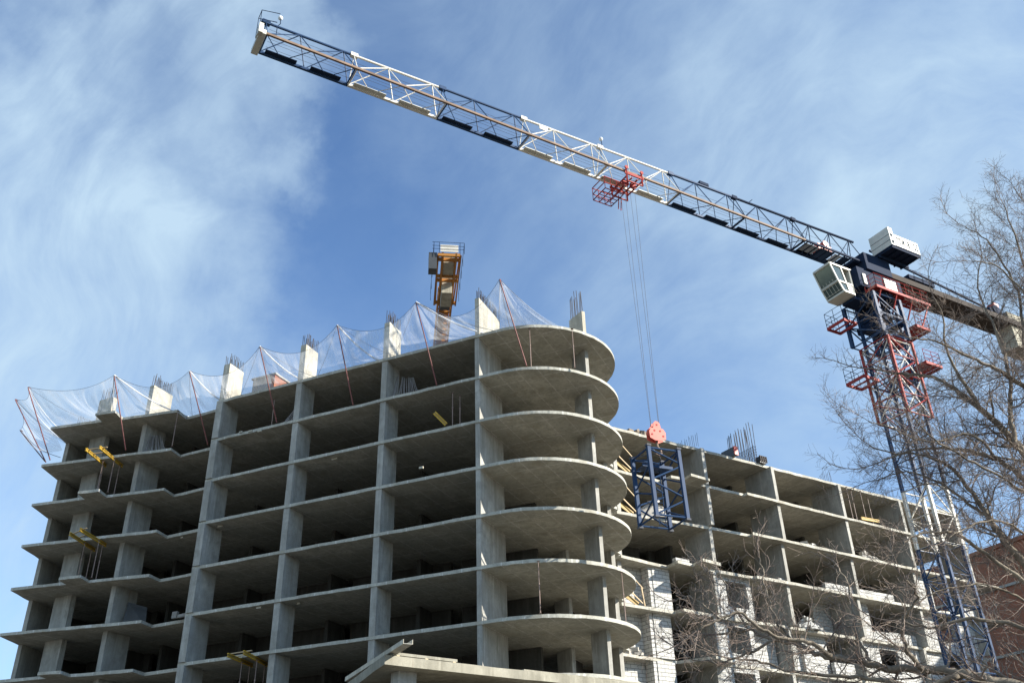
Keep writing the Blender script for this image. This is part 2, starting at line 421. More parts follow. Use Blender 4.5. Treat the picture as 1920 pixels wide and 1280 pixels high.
for k in range(7):
    vf = (.08, .1, .42, .6, 1.12, 1.45, 1.5)[k]
    z1, z0 = WZ(k) - .2, (WZ(k + 1) if k < 6 else 0.0)
    for t_, L in piers:
        off = 1.1 if t_ < -5 else 0.04
        MB().fbox(W, t_, t_ + .3, vf + off, vf + off + L, z0, z1).build('shear_wall', M['wall'], wing)
m = MB()
for a, b in ((-7.6, -1.5), (-.6, 5.2), (6.2, 12.5), (13.6, 20.5), (21.6, 28.), (28.8, 30.5)): m.fbox(W, a, b, 6.3, 6.6, 0, WZ(0) - .201)
for t_ in (0, 7.2, 14.8, 22.3): m.fbox(W, t_, t_ + .25, 4.6, 6.3, 0, WZ(0) - .201)
m.fbox(W, -4, 30.5, 13.1, 13.4, 0, WZ(0) - .201)
m.build('core_wall', M['dark_wall'], wing)
# white block infill on the lower storeys
def infill(k, pieces):
    for (t0, t1, v0, th, lo, hi) in pieces:
        z0 = WZ(k + 1)
        MB().fbox(W, t0, t1, v0, v0 + th, z0 + lo, min(z0 + hi, WZ(k) - .2)).build('block_wall', M['white_block'], wing)
for k, vo in ((3, 0.), (4, .35), (5, .4), (6, .45)):
    infill(k, [(-6.7, -4.55, 2.6 + vo, .3, 0, 2.8), (-4.5, -3.0, 1.75 + vo, .3, 0, 2.8), (-4.8, -4.5, 1.8 + vo, 1.1, 0, 2.8),
               (.32, 1.5, 1.1 + vo, .3, 0, 2.8), (1.5, 3.5, 1.12 + vo, .26, 0, .72), (1.5, 3.5, 1.12 + vo, .26, 2.5, 2.8), (3.5, 3.9, 1.1 + vo, .3, 0, 2.8),
               (3.6, 3.9, 1.4 + vo, 1.6, 0, 2.8), (1.5, 3.6, 3.0 + vo, .3, 0, 2.8)])
infill(4, [(9.2, 11.8, 1.9, .3, 0, 2.8), (11.8, 14.0, 1.5, .3, 0, 1.0), (15.1, 17.4, 1.6, .3, 0, 2.8), (17.4, 19.6, 1.6, .28, 0, .75), (19.6, 22.3, 1.6, .3, 0, 2.8)])
infill(3, [(15.2, 17.0, 1.5, .3, 0, 2.8), (23.0, 25.2, 1.3, .3, 0, 2.8), (25.2, 27.4, 1.32, .28, 0, .8), (27.4, 30.2, 1.3, .3, 0, 2.8), (17., 19., 1.5, .28, 0, .8)])
infill(5, [(8.2, 9.6, 2., .3, 0, 2.8), (9.6, 11.6, 2., .3, 0, .8), (11.6, 14.5, 2., .3, 0, 2.8), (15.1, 22.2, 2., .3, 0, 1.), (22.7, 30.2, 2., .3, 0, 2.8)])
infill(2, [(11.6, 14.7, .75, .28, 0, .62), (15.1, 19.5, .75, .28, 0, .62), (23., 24.8, .8, .3, 0, 2.8), (28.2, 30.2, .8, .3, 0, .7)])
infill(2, [(6.6, 7.15, .75, .3, 0, .28), (-3.3, -2.1, .6, .35, 0, .3)])
infill(3, [(4.4, 6.6, 3.4, .3, 0, 2.8), (12.6, 14.6, 3.2, .3, 0, 2.8), (19., 22.2, 1.5, .3, 0, .9)])
infill(5, [(4.2, 6.9, 2.2, .3, 0, .8), (9.6, 11.6, 2.0, .3, 2.45, 2.8)])
infill(4, [(4.3, 6.9, 2.4, .3, 0, 2.8), (8.2, 9.2, 2.2, .3, 0, 2.8), (17.4, 19.6, 1.6, .28, 2.5, 2.8), (23.2, 25.6, 1.6, .3, 0, 2.8), (25.6, 28., 1.6, .28, 0, .8), (28., 30.2, 1.6, .3, 0, 2.8)])
# roof of the wing: starter bars, formwork
rebar_mb(W, -.3, .0, (.1, 2.2), 6, WZ(0) - .05, .9, 1.1, 'v', 21, .013).build('rebar', M['rebar'], wing)
rebar_mb(W, 5.9, 6.2, (.3, 3.2), 11, WZ(0) - .05, 3.0, 3.4, 'v', 22, .023, .12, True).build('rebar', M['rebar'], wing)
rebar_mb(W, 14.5, 14.8, (.4, 2.2), 6, WZ(0) - .05, .9, 1.2, 'v', 23, .014).build('rebar', M['rebar'], wing)
rebar_mb(W, 22.3, 22.6, (.4, 2.2), 6, WZ(0) - .05, .9, 1.3, 'v', 24, .014).build('rebar', M['rebar'], wing)

# ------------------------------------------------------------------ things on the roofs
def formwork(name, F, u, v, z, w, d, h, label, mats, cat='formwork'):
    t = thing(name, F.P(u, v, z), label, cat)
    MB().fbox(F, u - w / 2, u + w / 2, v - d / 2, v + d / 2, z + .004, z + h).build('panel', mats[0], t)
    m = MB()
    for i in range(3): m.fbox(F, u - w / 2 - .03, u + w / 2 + .03, v - d / 2 - .05, v - d / 2, z + .15 + i * h * .32, z + .25 + i * h * .32)
    for i in range(4): m.fbox(F, u - w / 2 + i * w / 3.2, u - w / 2 + i * w / 3.2 + .07, v - d / 2 - .09, v - d / 2 - .052, z + .05, z + h + .05)
    m.build('frame', mats[1], t); return t
t = thing('stair_house', T.P(-18.4, 3.5, R(0)), 'low brick and block stair housing on the tower roof behind the net', 'roof structure')
MB().fbox(T, -19.3, -17.6, 2.2, 5.2, R(0), R(0) + 2.5).build('wall', M['grey_block'], t)
MB().fbox(T, -17.595, -17.3, 2.15, 5.2, R(0), R(0) + 2.5).build('brick_pier', M['brick'], t)
MB().fbox(T, -19.4, -17.2, 2.1, 5.3, R(0) + 2.502, R(0) + 2.62).build('roof', M['wall'], t)
t = thing('block_stack', T.P(-20.9, 2.2, R(0)), 'dark grey block pier end standing beside the fourth roof upstand', 'blocks')
MB().fbox(T, -21.9, -21.2, 2.4, 3.6, R(0), R(0) + 1.75).build('stack', M['grey_block'], t)
t = thing('block_stack', T.P(-11.4, 1.5, R(0)), 'small pale block stack on the roof edge right of a tall upstand', 'blocks')
MB().fbox(T, -12.1, -11.5, 2.2, 2.9, R(0), R(0) + 1.0).build('stack', M['grey_block'], t)
formwork('formwork_panel', W, 3.7, .9, WZ(0), .3, 1.3, .7, 'small formwork panel with red ribs on the wing roof, left of the tall rebar', (M['ply'], M['salmon']))
formwork('formwork_panel', W, 6.6, .45, WZ(0), .7, .4, .5, 'dark formwork crate at the foot of the tall rebar on the wing roof', (M['ply'], M['rebar']))
def heap(name, c, rx, ry, h, label, mat, cat, seed, n=26):
    q = random.Random(seed); m = MB()
    for i in range(n):
        a = q.uniform(0, 2 * PI); f = q.random() ** .6
        z = h * (1 - f) * q.random()
        sz = q.uniform(.07, .2) * (1.3 - f * .5)
        ax = Matrix.Rotation(q.uniform(0, PI), 3, 'Z') @ Matrix.Rotation(q.uniform(-.5, .5), 3, 'X')
        m.box(Vector(c) + Vector((math.cos(a) * rx * f, math.sin(a) * ry * f, z + sz * .6)), (sz * q.uniform(.8, 1.5), sz, sz * q.uniform(.5, .9)), (ax @ EX, ax @ EY, ax @ EZ))
    # rounded mound below the lumps
    ring = [[Vector(c) + Vector((math.cos(2 * PI * i / 14) * rx * s_, math.sin(2 * PI * i / 14) * ry * s_, h * .75 * (1 - s_ ** 2) * q.uniform(.8, 1.1))) for i in range(14)] for s_ in (1, .75, .45, .15)]
    b = len(m.V)
    for r_ in ring: m.V += r_
    for a in range(3):
        for i in range(14):
            k = (i + 1) % 14; m.F.append((b + a * 14 + i, b + a * 14 + k, b + (a + 1) * 14 + k, b + (a + 1) * 14 + i))
    m.F.append(tuple(b + 42 + i for i in range(14)))
    return tag(m.build(name, mat, loc=c), label, cat)
def on_wing(x, y, k, dv=.5):
    u, v = W.uv(atz(x, y, WZ(k))); return W.P(u, v + dv, WZ(k) + .004)
heap('rubble_heap', on_wing(1207, 815, 0, .9), 1.3, .7, .75, 'brown rubble heap on the wing roof edge beside the red hook block', M['rubble'], 'rubble', 1)
heap('bag_pile', on_wing(1524, 1026, 2, .6), .75, .5, .65, 'grey lumpy bag pile on a wing floor, left one of the two on that floor', M['wrap'], 'bags', 2)
heap('bag_pile', on_wing(1636, 1050, 2, .6), .9, .55, .85, 'grey lumpy bag pile on a wing floor near the mast, larger of two', M['wrap'], 'bags', 3)
heap('bag_pile', on_wing(1243, 966, 2, 1.2), 1.5, .9, 1.5, 'large pale tarp covered heap seen through the hanging blue mast section', M['wrap'], 'heap', 4)
heap('block_pile', on_wing(1525, 1178, 4, .6), 1.0, .6, 1.1, 'untidy white pile of blocks on the wing floor behind the lower branches', M['white_block'], 'blocks', 5)
heap('bag_pile', on_wing(1200, 1225, 5, .7), .7, .4, .7, 'pale sacks heaped on the low wing floor beside the lowest round slab', M['wrap'], 'bags', 6, 16)
heap('rubble_heap', on_wing(1349, 1070, 3, .6), .55, .4, .4, 'small rubble heap on the slab corner above the white pilaster', M['rubble'], 'rubble', 7, 14)

# ------------------------------------------------------------------ net poles and nets
POLE = [((37, 806), (84, 864), -.95, -2.5, 'short dark', 'short dark pole propping the net at the far left corner, lowest of the left poles'),
        ((28, 748), (86, 866), -1.25, -2.4, 'red', 'rusty pole leaning farthest left over the tower corner, holding the white net'),
        ((52, 725), (94, 862), -1.7, -2.45, 'red', 'rusty net pole leaning out at the tower corner, right of the farthest left one'),
        ((214, 703), (236, 844), -2.2, -1.37, 'red', 'red net pole rising beside the yellow beams at the left roof bump'),
        ((355, 695), (390, 834), -2.2, .54, 'red', 'red net pole over the zigzag roof edge left of the slab step'),
        ((487, 649), (519, 792), -2.2, -.25, 'red', 'red net pole in front of the brick stair housing on the roof'),
        ((632, 609), (662, 759), -2.2, -.16, 'red', 'red net pole midway along the tower roof, between two pale upstands'),
        ((780, 566), (819, 722), -2.2, -.12, 'red', 'red net pole just left of the orange crane'),
        ((936.6, 523), (987.5, 686), -2.2, .14, 'red', 'tallest red net pole at the start of the rounded roof slab')]
tips, bases = [], []
for (tx, ty), (bx, by), dv, bv, kind, lab in POLE:
    b = atz(bx, by, R(1)); u, v = T.uv(b)
    d = ray(tx, ty); tt = (T.o.dot(T.v) + v + dv) / Vector((d.x, d.y, 0)).dot(T.v)
    tip = Vector((0, 0, CZ)) + d * tt
    tips.append(tip); bases.append(b)
    ax = (tip - b).normalized(); inw = T.v
    o = MB().tube([b, b + ax * .05, tip - ax * .25, tip - ax * .05 + inw * .02, tip + inw * .12 + Vector((0, 0, .03)), tip + inw * .3 - Vector((0, 0, .02))], [.05, .04, .036, .036, .034, .03], 8)
    tag(o.build('net_pole', M['pole_dark'] if kind == 'short dark' else M['pole_red'], loc=b, smooth=True), lab, 'pole', 'poles holding the safety net')
NETU = []
def net(tipa, tipb, bot, label, sag, seed, na=34, nb=16, ropes=()):
    """cloth between two pole tips (sagging hem) and the slab edge points bot[]"""
    q = random.Random(seed); m = MB(); uv = []
    ph = [q.uniform(0, 6) for _ in range(4)]
    def botp(f):
        x = f * (len(bot) - 1); i = min(int(x), len(bot) - 2); return bot[i].lerp(bot[i + 1], x - i)
    grid = []
    for i in range(na + 1):
        f = i / na
        top = tipa.lerp(tipb, f) - Vector((0, 0, sag * 4 * f * (1 - f))) 
        top = top + T.v * (.6 * 4 * f * (1 - f))
        bt = botp(f); row = []
        for k in range(nb + 1):
            gk = k / nb
            p = top.lerp(bt, gk)
            w = math.sin(PI * gk)
            p = p + Vector((0, 0, -.35 * w)) + T.v * (.25 * w * math.sin(f * 9 + ph[0]) + .07 * math.sin(f * 47 + ph[1] + gk * 3) * w + .05 * math.sin(f * 83 + ph[2]) * w)
            row.append(p); uv.append((f * 1.0 + seed, gk + .35 * abs(f - .5)))
        grid.append(row)
    for r_ in grid: m.V += r_
    for i in range(na):
        for k in range(nb):
            a = i * (nb + 1) + k; m.F.append((a, a + nb + 1, a + nb + 2, a + 1))
    o = m.build('safety_net', M['net'], loc=bot[0], smooth=True)
    lay = o.data.uv_layers.new(name='UVMap')
    for lp in o.data.loops: lay.data[lp.index].uv = uv[lp.vertex_index]
    tag(o, label, 'net', 'white safety nets along the tower roof')
    # gathered cloth cords running from the pole heads down to the roof, and the hem rope
    hem = [grid[i][0] for i in range(0, na + 1, 2)]
    MB().tube(hem, .012, 4).build('hem_rope', M['cable'], o)
    for (tip, f, thick) in ropes:
        e = botp(f) + T.v * 1.0
        pts = [tip.lerp(e, s / 8) - Vector((0, 0, .35 * math.sin(PI * s / 8))) for s in range(9)]
        MB().tube(pts, thick, 5).build('gathered_cord' if thick > .02 else 'stay_rope', M['cord'] if thick > .02 else M['cable'], o)
    return o
def edge(u, v, dz=.02): return T.P(u, v, R(0) + dz)
roof_edge = {2: [edge(-33.7, -2.1), edge(-29.9, -1.4)], }
net(tips[3], tips[2], [edge(-27.2, -2.2), edge(-29.2, -2.4), edge(-29.7, -1.4), edge(-33.5, -2.0)], 'white net hung between the two tower corner poles and bare starter bars', .45, 1, ropes=((tips[3], .25, .04), (tips[2], .72, .012)))
net(tips[4], tips[3], [edge(-22.5, .95), edge(-23.9, .9), edge(-23.8, -.2), edge(-27.9, -1.0)], 'white net behind the yellow beams over the zigzag roof edge', .9, 2, ropes=((tips[4], .45, .012), (tips[3], .55, .05), (tips[3], .8, .012)))
net(tips[5], tips[4], [edge(-15.5, -.05), edge(-19.6, -.05), edge(-20.4, .85), edge(-22.3, .9)], 'white net left of the brick stair housing around the fourth upstand', .9, 3, ropes=((tips[5], .5, .012), (tips[4], .5, .05)))
net(tips[6], tips[5], [edge(-9.3, -.05), edge(-15.3, -.05)], 'white net in front of the brick stair housing', .95, 4, ropes=((tips[5], .62, .05), (tips[5], .4, .014), (tips[6], .6, .012)))
net(tips[7], tips[6], [edge(-3.2, -.05), edge(-9.2, -.05)], 'white net in the middle of the tower roof, left of the orange crane', .85, 5, ropes=((tips[6], .62, .05), (tips[6], .35, .014), (tips[7], .62, .012)))
net(tips[8], tips[7], [edge(3.6, .4), edge(1.8, -.05), edge(-3.1, -.05)], 'white net crossing in front of the orange crane jib', 1.5, 6, ropes=((tips[7], .55, .05), (tips[7], .35, .02), (tips[8], .55, .014), (tips[8], .4, .02)))
net(tips[8], tips[8] + Vector((.05, .2, -.1)), [edge(5.6, 2.2), edge(4.2, .7), edge(1.9, .0)], 'pleated white net tail tied to the tallest red pole', .0, 7, ropes=((tips[8], .05, .012),))
net(tips[2], tips[1], [edge(-33.8, -2.1), T.P(-34.9, .3, R(0) - .1), T.P(-35.3, 1.4, R(0) - .1)], 'bright gathered net wrapping the tower corner above the roof slab', .2, 8, ropes=((tips[2], .1, .03), (tips[1], .6, .02)))
net(tips[1], tips[0], [T.P(-34.3, -1.4, R(0) - .2), T.P(-34.9, .0, R(0) - .8), bases[0] + Vector((0, 0, .6))], 'lowest net scrap at the far left between corner poles', .1, 9, ropes=((tips[0], .9, .02),))

# ------------------------------------------------------------------ steel props, beams, rebar bundles in the tower
def make_prop(b, h, label):
    t = thing('steel_prop', b, label, 'prop', 'steel props under the slabs')
    MB().tube([b + Vector((0, 0, .006)), b + Vector((0, 0, h * .55))], .03, 8).build('outer_tube', M['prop'], t)
    MB().tube([b + Vector((0, 0, h * .55)), b + Vector((0, 0, h - .012))], .022, 8).build('inner_tube', M['prop'], t)
    m = MB(); m.box(b + Vector((0, 0, .008)), (.07, .07, .004)); m.box(b + Vector((0, 0, h - .008)), (.08, .08, .005)); m.build('end_plate', M['prop'], t)
    MB().tube([b + Vector((0, 0, h * .55 - .05)), b + Vector((0, 0, h * .55 + .05))], .045, 8).build('collar', M['prop'], t)
    return t
def on_tower(x, y, k, dv=.25):
    u, v = T.uv(atz(x, y, R(k))); return T.P(u, v + dv, R(k))
PR = [(993, 685, 1, 2.8, 'left of two props under the rounded roof slab'), (1075, 686, 1, 2.8, 'right of two props under the rounded roof slab, beside the pier'),
      (845, 796, 2, 2.3, 'left of two props behind the yellow beam on the bay beside the round end'), (859, 793, 2, 2.0, 'right of two props behind the yellow beam on the bay beside the round end'),
      (1010, 1147, 6, 2.8, 'lone prop in the middle of the sixth rounded floor'), (1171, 1164, 6, 2.8, 'long prop at the right rim of the sixth rounded floor'),
      (318, 834, 1, 2.8, 'thin prop under the zigzag roof slab, right of the leaning bars'), (505, 795, 1, 2.0, 'short prop beside the pole in the bay of leaning bars')]
for x, y, k, h, lab in PR: make_prop(on_tower(x, y, k), h, lab)
def make_beam(a, b, label, m_=None, grp='yellow formwork beams'):
    a, b = Vector(a), Vector(b)
    t = thing('formwork_beam', a, label, 'beam', grp)
    up = EZ
    MB().beam(a, b, .035, .15, up).build('web', m_ or M['yellow_dk'], t)
    d = (b - a).normalized(); x = d.cross(up).normalized(); y = x.cross(d)
    MB().beam(a + y * .094, b + y * .094, .1, .036, up).build('flange', m_ or M['yellow'], t)
    MB().beam(a - y * .094, b - y * .094, .1, .036, up).build('flange', m_ or M['yellow'], t)
    return t
sets = [(1, [(161, 842, 199, 873), (187, 838, 230, 874)], 'under the second slab at the left tower end, over hanging props', 'topmost'),
        (3, [(131, 1000, 178, 1031), (150, 992, 199, 1022)], 'under the fourth slab at the left tower end', 'middle'),
        (6, [(427, 1227, 474, 1247), (457, 1222, 502, 1246)], 'under the seventh slab beside the big wall', 'lowest')]
for k, bs, where, nm in sets:
    z = R(k) - .34; ends = []
    for i, (x0, y0, x1, y1) in enumerate(bs):
        a, b = atz(x0, y0, z), atz(x1, y1, z)
        make_beam(a, b, ('left' if i == 0 else 'right') + ' yellow beam of the ' + nm + ' protruding pair')
        ends.append((a, b))
        for j, f in enumerate((.3, .88)):
            c = a.lerp(b, f); u, v = T.uv(c); v = max(v, (-.05 if u > -20 else (-.9 if u > -27.5 else -1.4)))
            pz = R(k + 1); pb = T.P(u, v, pz)
            make_prop(pb, z - .113 - pz, ('outer' if j == 0 else 'inner') + ' prop under the ' + ('left' if i == 0 else 'right') + ' beam of the ' + nm + ' yellow pair')
    m = MB(); zc = Vector((0, 0, .14))
    m.beam(ends[0][0].lerp(ends[0][1], .12) + zc, ends[1][0].lerp(ends[1][1], .12) + zc + (ends[1][0] - ends[0][0]) * .3, .1, .05)
    m.beam(ends[0][0].lerp(ends[0][1], .35) + zc, ends[1][0].lerp(ends[1][1], .35) + zc, .1, .05)
    tag(m.build('cross_plank', M['wood'], loc=ends[0][0]), 'light planks laid across the ' + nm + ' pair of yellow beams', 'plank')
a = atz(842, 800, R(2) + .1); u, v = T.uv(a)
make_beam(T.P(u, -.15, R(2) + .1), T.P(u - .75, -.3, R(2) + 1.0), 'single bright yellow beam tilted on a slab edge left of the round end')
a = on_tower(326, 1172, 5, .05)
def bundle(feet, tops, n, label, seed, k, r=.02):
    q = random.Random(seed); m = MB()
    for i in range(n):
        f = (i + q.uniform(-.3, .3)) / n
        a = feet[0].lerp(feet[1], f); b = tops[0].lerp(tops[1], f) + Vector((q.uniform(-.1, .1), q.uniform(-.1, .1), q.uniform(-.12, .1)))
        mid = a.lerp(b, .5) - Vector((0, 0, .05))
        m.tube([a, mid, b], r, 5)
    return tag(m.build('rebar_bundle', M['bars'], loc=feet[0]), label, 'steel bars', 'steel bars leaning on walls')
z = R(1) + .02
bundle([T.P(-6.25, .4, z), T.P(-4.1, .4, z)], [T.P(-6.35, 1.2, z + 2.2), T.P(-5.2, 1.5, z + 1.9)], 17, 'steel bars leaning on the wall behind the top floor beside the widest dark bay', 1, 1)
bundle([T.P(-14.8, .3, z), T.P(-13.9, .3, z)], [T.P(-13.75, .6, z + 1.7), T.P(-13.65, .9, z + 1.6)], 9, 'few steel bars leaning right against a wall in the top floor', 2, 1)
bundle([T.P(-26.8, .2, z), T.P(-24.7, .6, z)], [T.P(-26.85, .7, z + 2.0), T.P(-26.5, 1.3, z + 2.1)], 16, 'steel bars fanned against the left tower wall on the top floor', 3, 1)
# dark sheet leaning in the left block
a, b = on_tower(240, 1168, 5, .3), on_tower(262, 1165, 5, .5)
m = MB(); n_ = T.v * .04
lo = [T.P(-26.6, .9, R(5) + .01), T.P(-24.9, 1.3, R(5) + .01)]; hi = [T.P(-26.75, 1.3, R(5) + 1.9), T.P(-25.5, 1.8, R(5) + 1.5)]
m.V += [lo[0], lo[1], hi[1], hi[0], lo[0] + n_, lo[1] + n_, hi[1] + n_, hi[0] + n_]
m.F += [(0, 1, 2, 3), (7, 6, 5, 4), (0, 4, 5, 1), (1, 5, 6, 2), (2, 6, 7, 3), (3, 7, 4, 0)]
tag(m.build('plywood_sheet', M['ply'], loc=lo[0]), 'dark plywood sheet leaning on a wall inside the left tower end', 'sheet')
# timber edge protections at the joint of tower and wing
for i, (k, lab) in enumerate(((1, 'topmost ochre board barrier where the wing meets the rounded tower end'), (2, 'middle ochre board barrier where the wing meets the rounded tower end'), (4, 'lowest ochre board barrier, beside white block walls'))):
    vf = (1.05, 1.1, 1.45)[i]
    t = thing('edge_barrier', W.P(-7.0, vf + .2, WZ(k)), lab, 'barrier', 'timber barriers')
    z = WZ(k)
    m = MB(); m.beam(W.P(-7.4, vf + .3, z + .8), W.P(-6.0, vf + .25, z + .1), .05, .3); m.build('board', M['yellow_dk'], t)
    m = MB(); m.beam(W.P(-7.1, vf + .05, z + 1.1), W.P(-5.8, vf + .05, z + .15), .04, .08); m.build('rail', M['wood'], t)
    m = MB(); m.beam(W.P(-5.6, vf + .1, z + .02), W.P(-5.75, vf + .1, z + 1.25), .07, .07); m.build('post', M['wood'], t)
    m = MB(); m.beam(W.P(-5.6, vf + .12, z + 1.15), W.P(-6.6, vf + .12, z + 2.0), .05, .06); m.build('brace', M['wood'], t)
for i, (x, y, lab) in enumerate(((1608, 972, 'leftmost'), (1622, 975, 'second from the left'), (1634, 979, 'second from the right'), (1653, 985, 'rightmost'))):
    u, v = W.uv(atz(x, y, WZ(1))); make_prop(W.P(u, v + .4 + .3 * (i % 2), WZ(1)), 2.8, lab + ' of four props in the top wing bay beside the mast')
u0, v0 = W.uv(atz(1638, 972, WZ(1) + .3))
make_beam(W.P(u0 - 1.0, v0 + .4, WZ(1) + .3), W.P(u0 + 1.1, v0 + .3, WZ(1) + .36), 'ochre beam lying low in the top wing bay beside the mast')

def block_pile(x, y, k, n, label, seed, dv=.35):
    q = random.Random(seed); c = on_tower(x, y, k, dv); m = MB()
    for i in range(n):
        row, j = divmod(i, 3)
        m.box(c + T.u * (j * .42 - .42 + q.uniform(-.03, .03)) + T.v * q.uniform(-.05, .05) + EZ * (.105 + row * .21), (.195, .1, .1), (T.u, T.v, EZ))
    tag(m.build('block_pile', M['grey_block'], loc=c), label, 'blocks')
block_pile(862, 979, 4, 4, 'few grey blocks left on the fifth slab edge near the round end', 31)
block_pile(480, 990, 3, 5, 'grey blocks piled on the fourth slab in the second big bay', 32)
block_pile(650, 1120, 5, 5, 'grey blocks piled on the sixth slab in the middle big bay', 33)
block_pile(330, 1155, 5, 4, 'grey blocks on the sixth slab behind the left zigzag edge', 34)
m = MB(); c0, c1 = on_tower(1000, 1045, 5, 1.2), on_tower(1060, 1047, 5, 1.2)
for i in range(5): m.beam(c0 + T.v * i * .13 + EZ * .06, c1 + T.v * i * .13 + EZ * .06, .11, .05)
tag(m.build('plank_stack', M['wood'], loc=c0), 'flat stack of planks on the sixth rounded floor', 'planks')

# ------------------------------------------------------------------ low block in the foreground
PC = atz(722, 1226, 9.0); L_ = Frame(PC.x, PC.y, .8085, .5885)
pod = thing('entrance_block', L_.P(5, 1, 0), 'low sunlit concrete block with overhanging slab in front of the tower foot', 'building')
MB().prism(rough_poly(L_, [(0, 0), (22, 0), (22, 5.4), (1.16, 5.4)], .02, 1.2, 91), 8.68, 9.0, .03, 5).build('roof_slab', M['old'], pod)
m = MB().fbox(L_, .35, 3.1, .04, .3, 9.03, 9.13); m.build('roof_plank', M['old'], pod)
m = MB()
for u in (.5, 1.7, 2.9): m.fbox(L_, u, u + .12, .03, .32, 8.99, 9.03)
m.build('plank_packing', M['wood'], pod)
MB().fbox(L_, 6.2, 21, .05, .25, 9.004, 9.06).build('edge_strip', M['old'], pod)
for u in (1.0, 6.35, 12.2, 17.5): MB().fbox(L_, u, u + .75, .75, 1.35, 6.4, 8.68).build('pillar', M['wall'], pod)
MB().fbox(L_, .75, 20, .7, 1.05, 0, 7.3).build('parapet', M['old'], pod)
MB().fbox(L_, 1.35, 1.7, 1.06, 5.0, 0, 8.15).build('side_wall', M['wall'], pod)
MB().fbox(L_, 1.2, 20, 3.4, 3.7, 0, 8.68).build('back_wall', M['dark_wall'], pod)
b = thing('steel_channel', L_.P(.1, 0, 9.1), 'grey channel beam lying along the low block edge, its end overhanging the corner', 'channel')
a0, a1 = L_.P(-.32, 1.9, 9.02), L_.P(1.02, -.9, 9.75)
d = (a1 - a0).normalized(); x_ = d.cross(EZ).normalized(); y_ = x_.cross(d)
a0, a1 = L_.P(1.22, 5.3, 9.06), L_.P(.12, -1.45, 9.1)
d = (a1 - a0).normalized(); x_ = d.cross(EZ).normalized(); y_ = x_.cross(d)
MB().beam(a0, a1, .32, .02).build('web', M['wall'], b)
MB().beam(a0 + x_ * .17 + y_ * .07, a1 + x_ * .17 + y_ * .07, .02, .16).build('flange', M['stub'], b)
MB().beam(a0 - x_ * .17 + y_ * .07, a1 - x_ * .17 + y_ * .07, .02, .16).build('flange', M['stub'], b)

# ------------------------------------------------------------------ far red-brick building
BF = Frame(49.7, 97.0, .44, -.9)
bk = thing('apartment_building', BF.P(0, 0, 0), 'dark red brick building behind the tree at the right picture edge', 'building')
MB().fbox(BF, -12, 34, 0, 14, 0, 31).build('wall', M['brick'], bk)
MB().fbox(BF, -12.2, 34.2, -.25, 14.2, 31, 31.4).build('roof', M['brick'], bk)
for zz in (13.5, 20.5, 27): MB().fbox(BF, -12, 34, -.18, -.004, zz, zz + .25).build('ledge', M['wall'], bk)

# ------------------------------------------------------------------ blue tower crane
crane = thing('tower_crane', J.P(0, 0, 0), 'blue and white tower crane with red platforms and long lattice jib', 'crane')
HB = 42.0
def chord(m, a, b, w): m.beam(a, b, w, w)
def lattice_tower(m, F, h, z0, z1, nz, w, wb, horiz=True, x=False):
    c = [(-h, -h), (h, -h), (h, h), (-h, h)]
    for (u, v) in c: m.beam(F.P(u, v, z0), F.P(u, v, z1), w, w, F.u)
    dz = (z1 - z0) / nz
    for i in range(nz):
        za, zb = z0 + i * dz, z0 + (i + 1) * dz
        for s in range(4):
            a, b = c[s], c[(s + 1) % 4]
            if (i + s) % 2: a, b = b, a
            m.tube([F.P(*a, za), F.P(*b, zb)], wb, 5)
            if x: m.tube([F.P(*b, za), F.P(*a, zb)], wb, 5)
            if horiz or i == 0: m.tube([F.P(*a, za), F.P(*b, za)], wb * .9, 5)
    for s in range(4): m.tube([F.P(*c[s], z1), F.P(*c[(s + 1) % 4], z1)], wb, 5)
zc = 0.0; i = 0
mast_cols = ['blue', 'blue', 'blue', 'blue', 'blue', 'white', 'blue', 'blue', 'blue', 'blue']
while zc < 38.5:
    z1 = min(zc + 4.0, 38.6)
    m = MB(); lattice_tower(m, J, .97, zc + .01, z1 - .01, 2, .2, .045)
    sec = m.build('mast_section', M[mast_cols[i % 10]], crane)
    m = MB()
    for q_ in range(14):
        zz = zc + .1 + q_ * .28
        m.tube([J.P(-.35, .55, zz), J.P(.1, .55, zz)], .016, 4)
    m.tube([J.P(-.35, .55, zc), J.P(-.35, .55, z1)], .022, 4); m.tube([J.P(.1, .55, zc), J.P(.1, .55, z1)], .022, 4)
    m.build('ladder', M['blue'], sec)
    zc += 4.0; i += 1
# climbing cage around the upper mast
m = MB(); lattice_tower(m, J, 1.27, 29.1, 35.2, 4, .15, .05, True); m.build('climbing_cage', M['red'], crane)
m = MB(); lattice_tower(m, J, 1.2, 29.2, 35.0, 2, .05, .04, False, True); m.build('cage_brace', M['white'], crane)
m = MB(); lattice_tower(m, Frame(J.P(-.45, 0, 0).x, J.P(-.45, 0, 0).y, J.u.x, J.u.y), 1.4, 35.3, 38.7, 2, .24, .06, True); m.build('slewing_tower', M['blue'], crane)
m = MB()
for u in (-.9, .9): m.beam(J.P(u, -1.3, 36.8), J.P(u, 1.3, 36.8), .3, .5)
m.box(J.P(0, .2, 37.4), (.8, .8, .8), (J.u, J.v, EZ)); m.build('turntable_drive', M['navy'], crane)
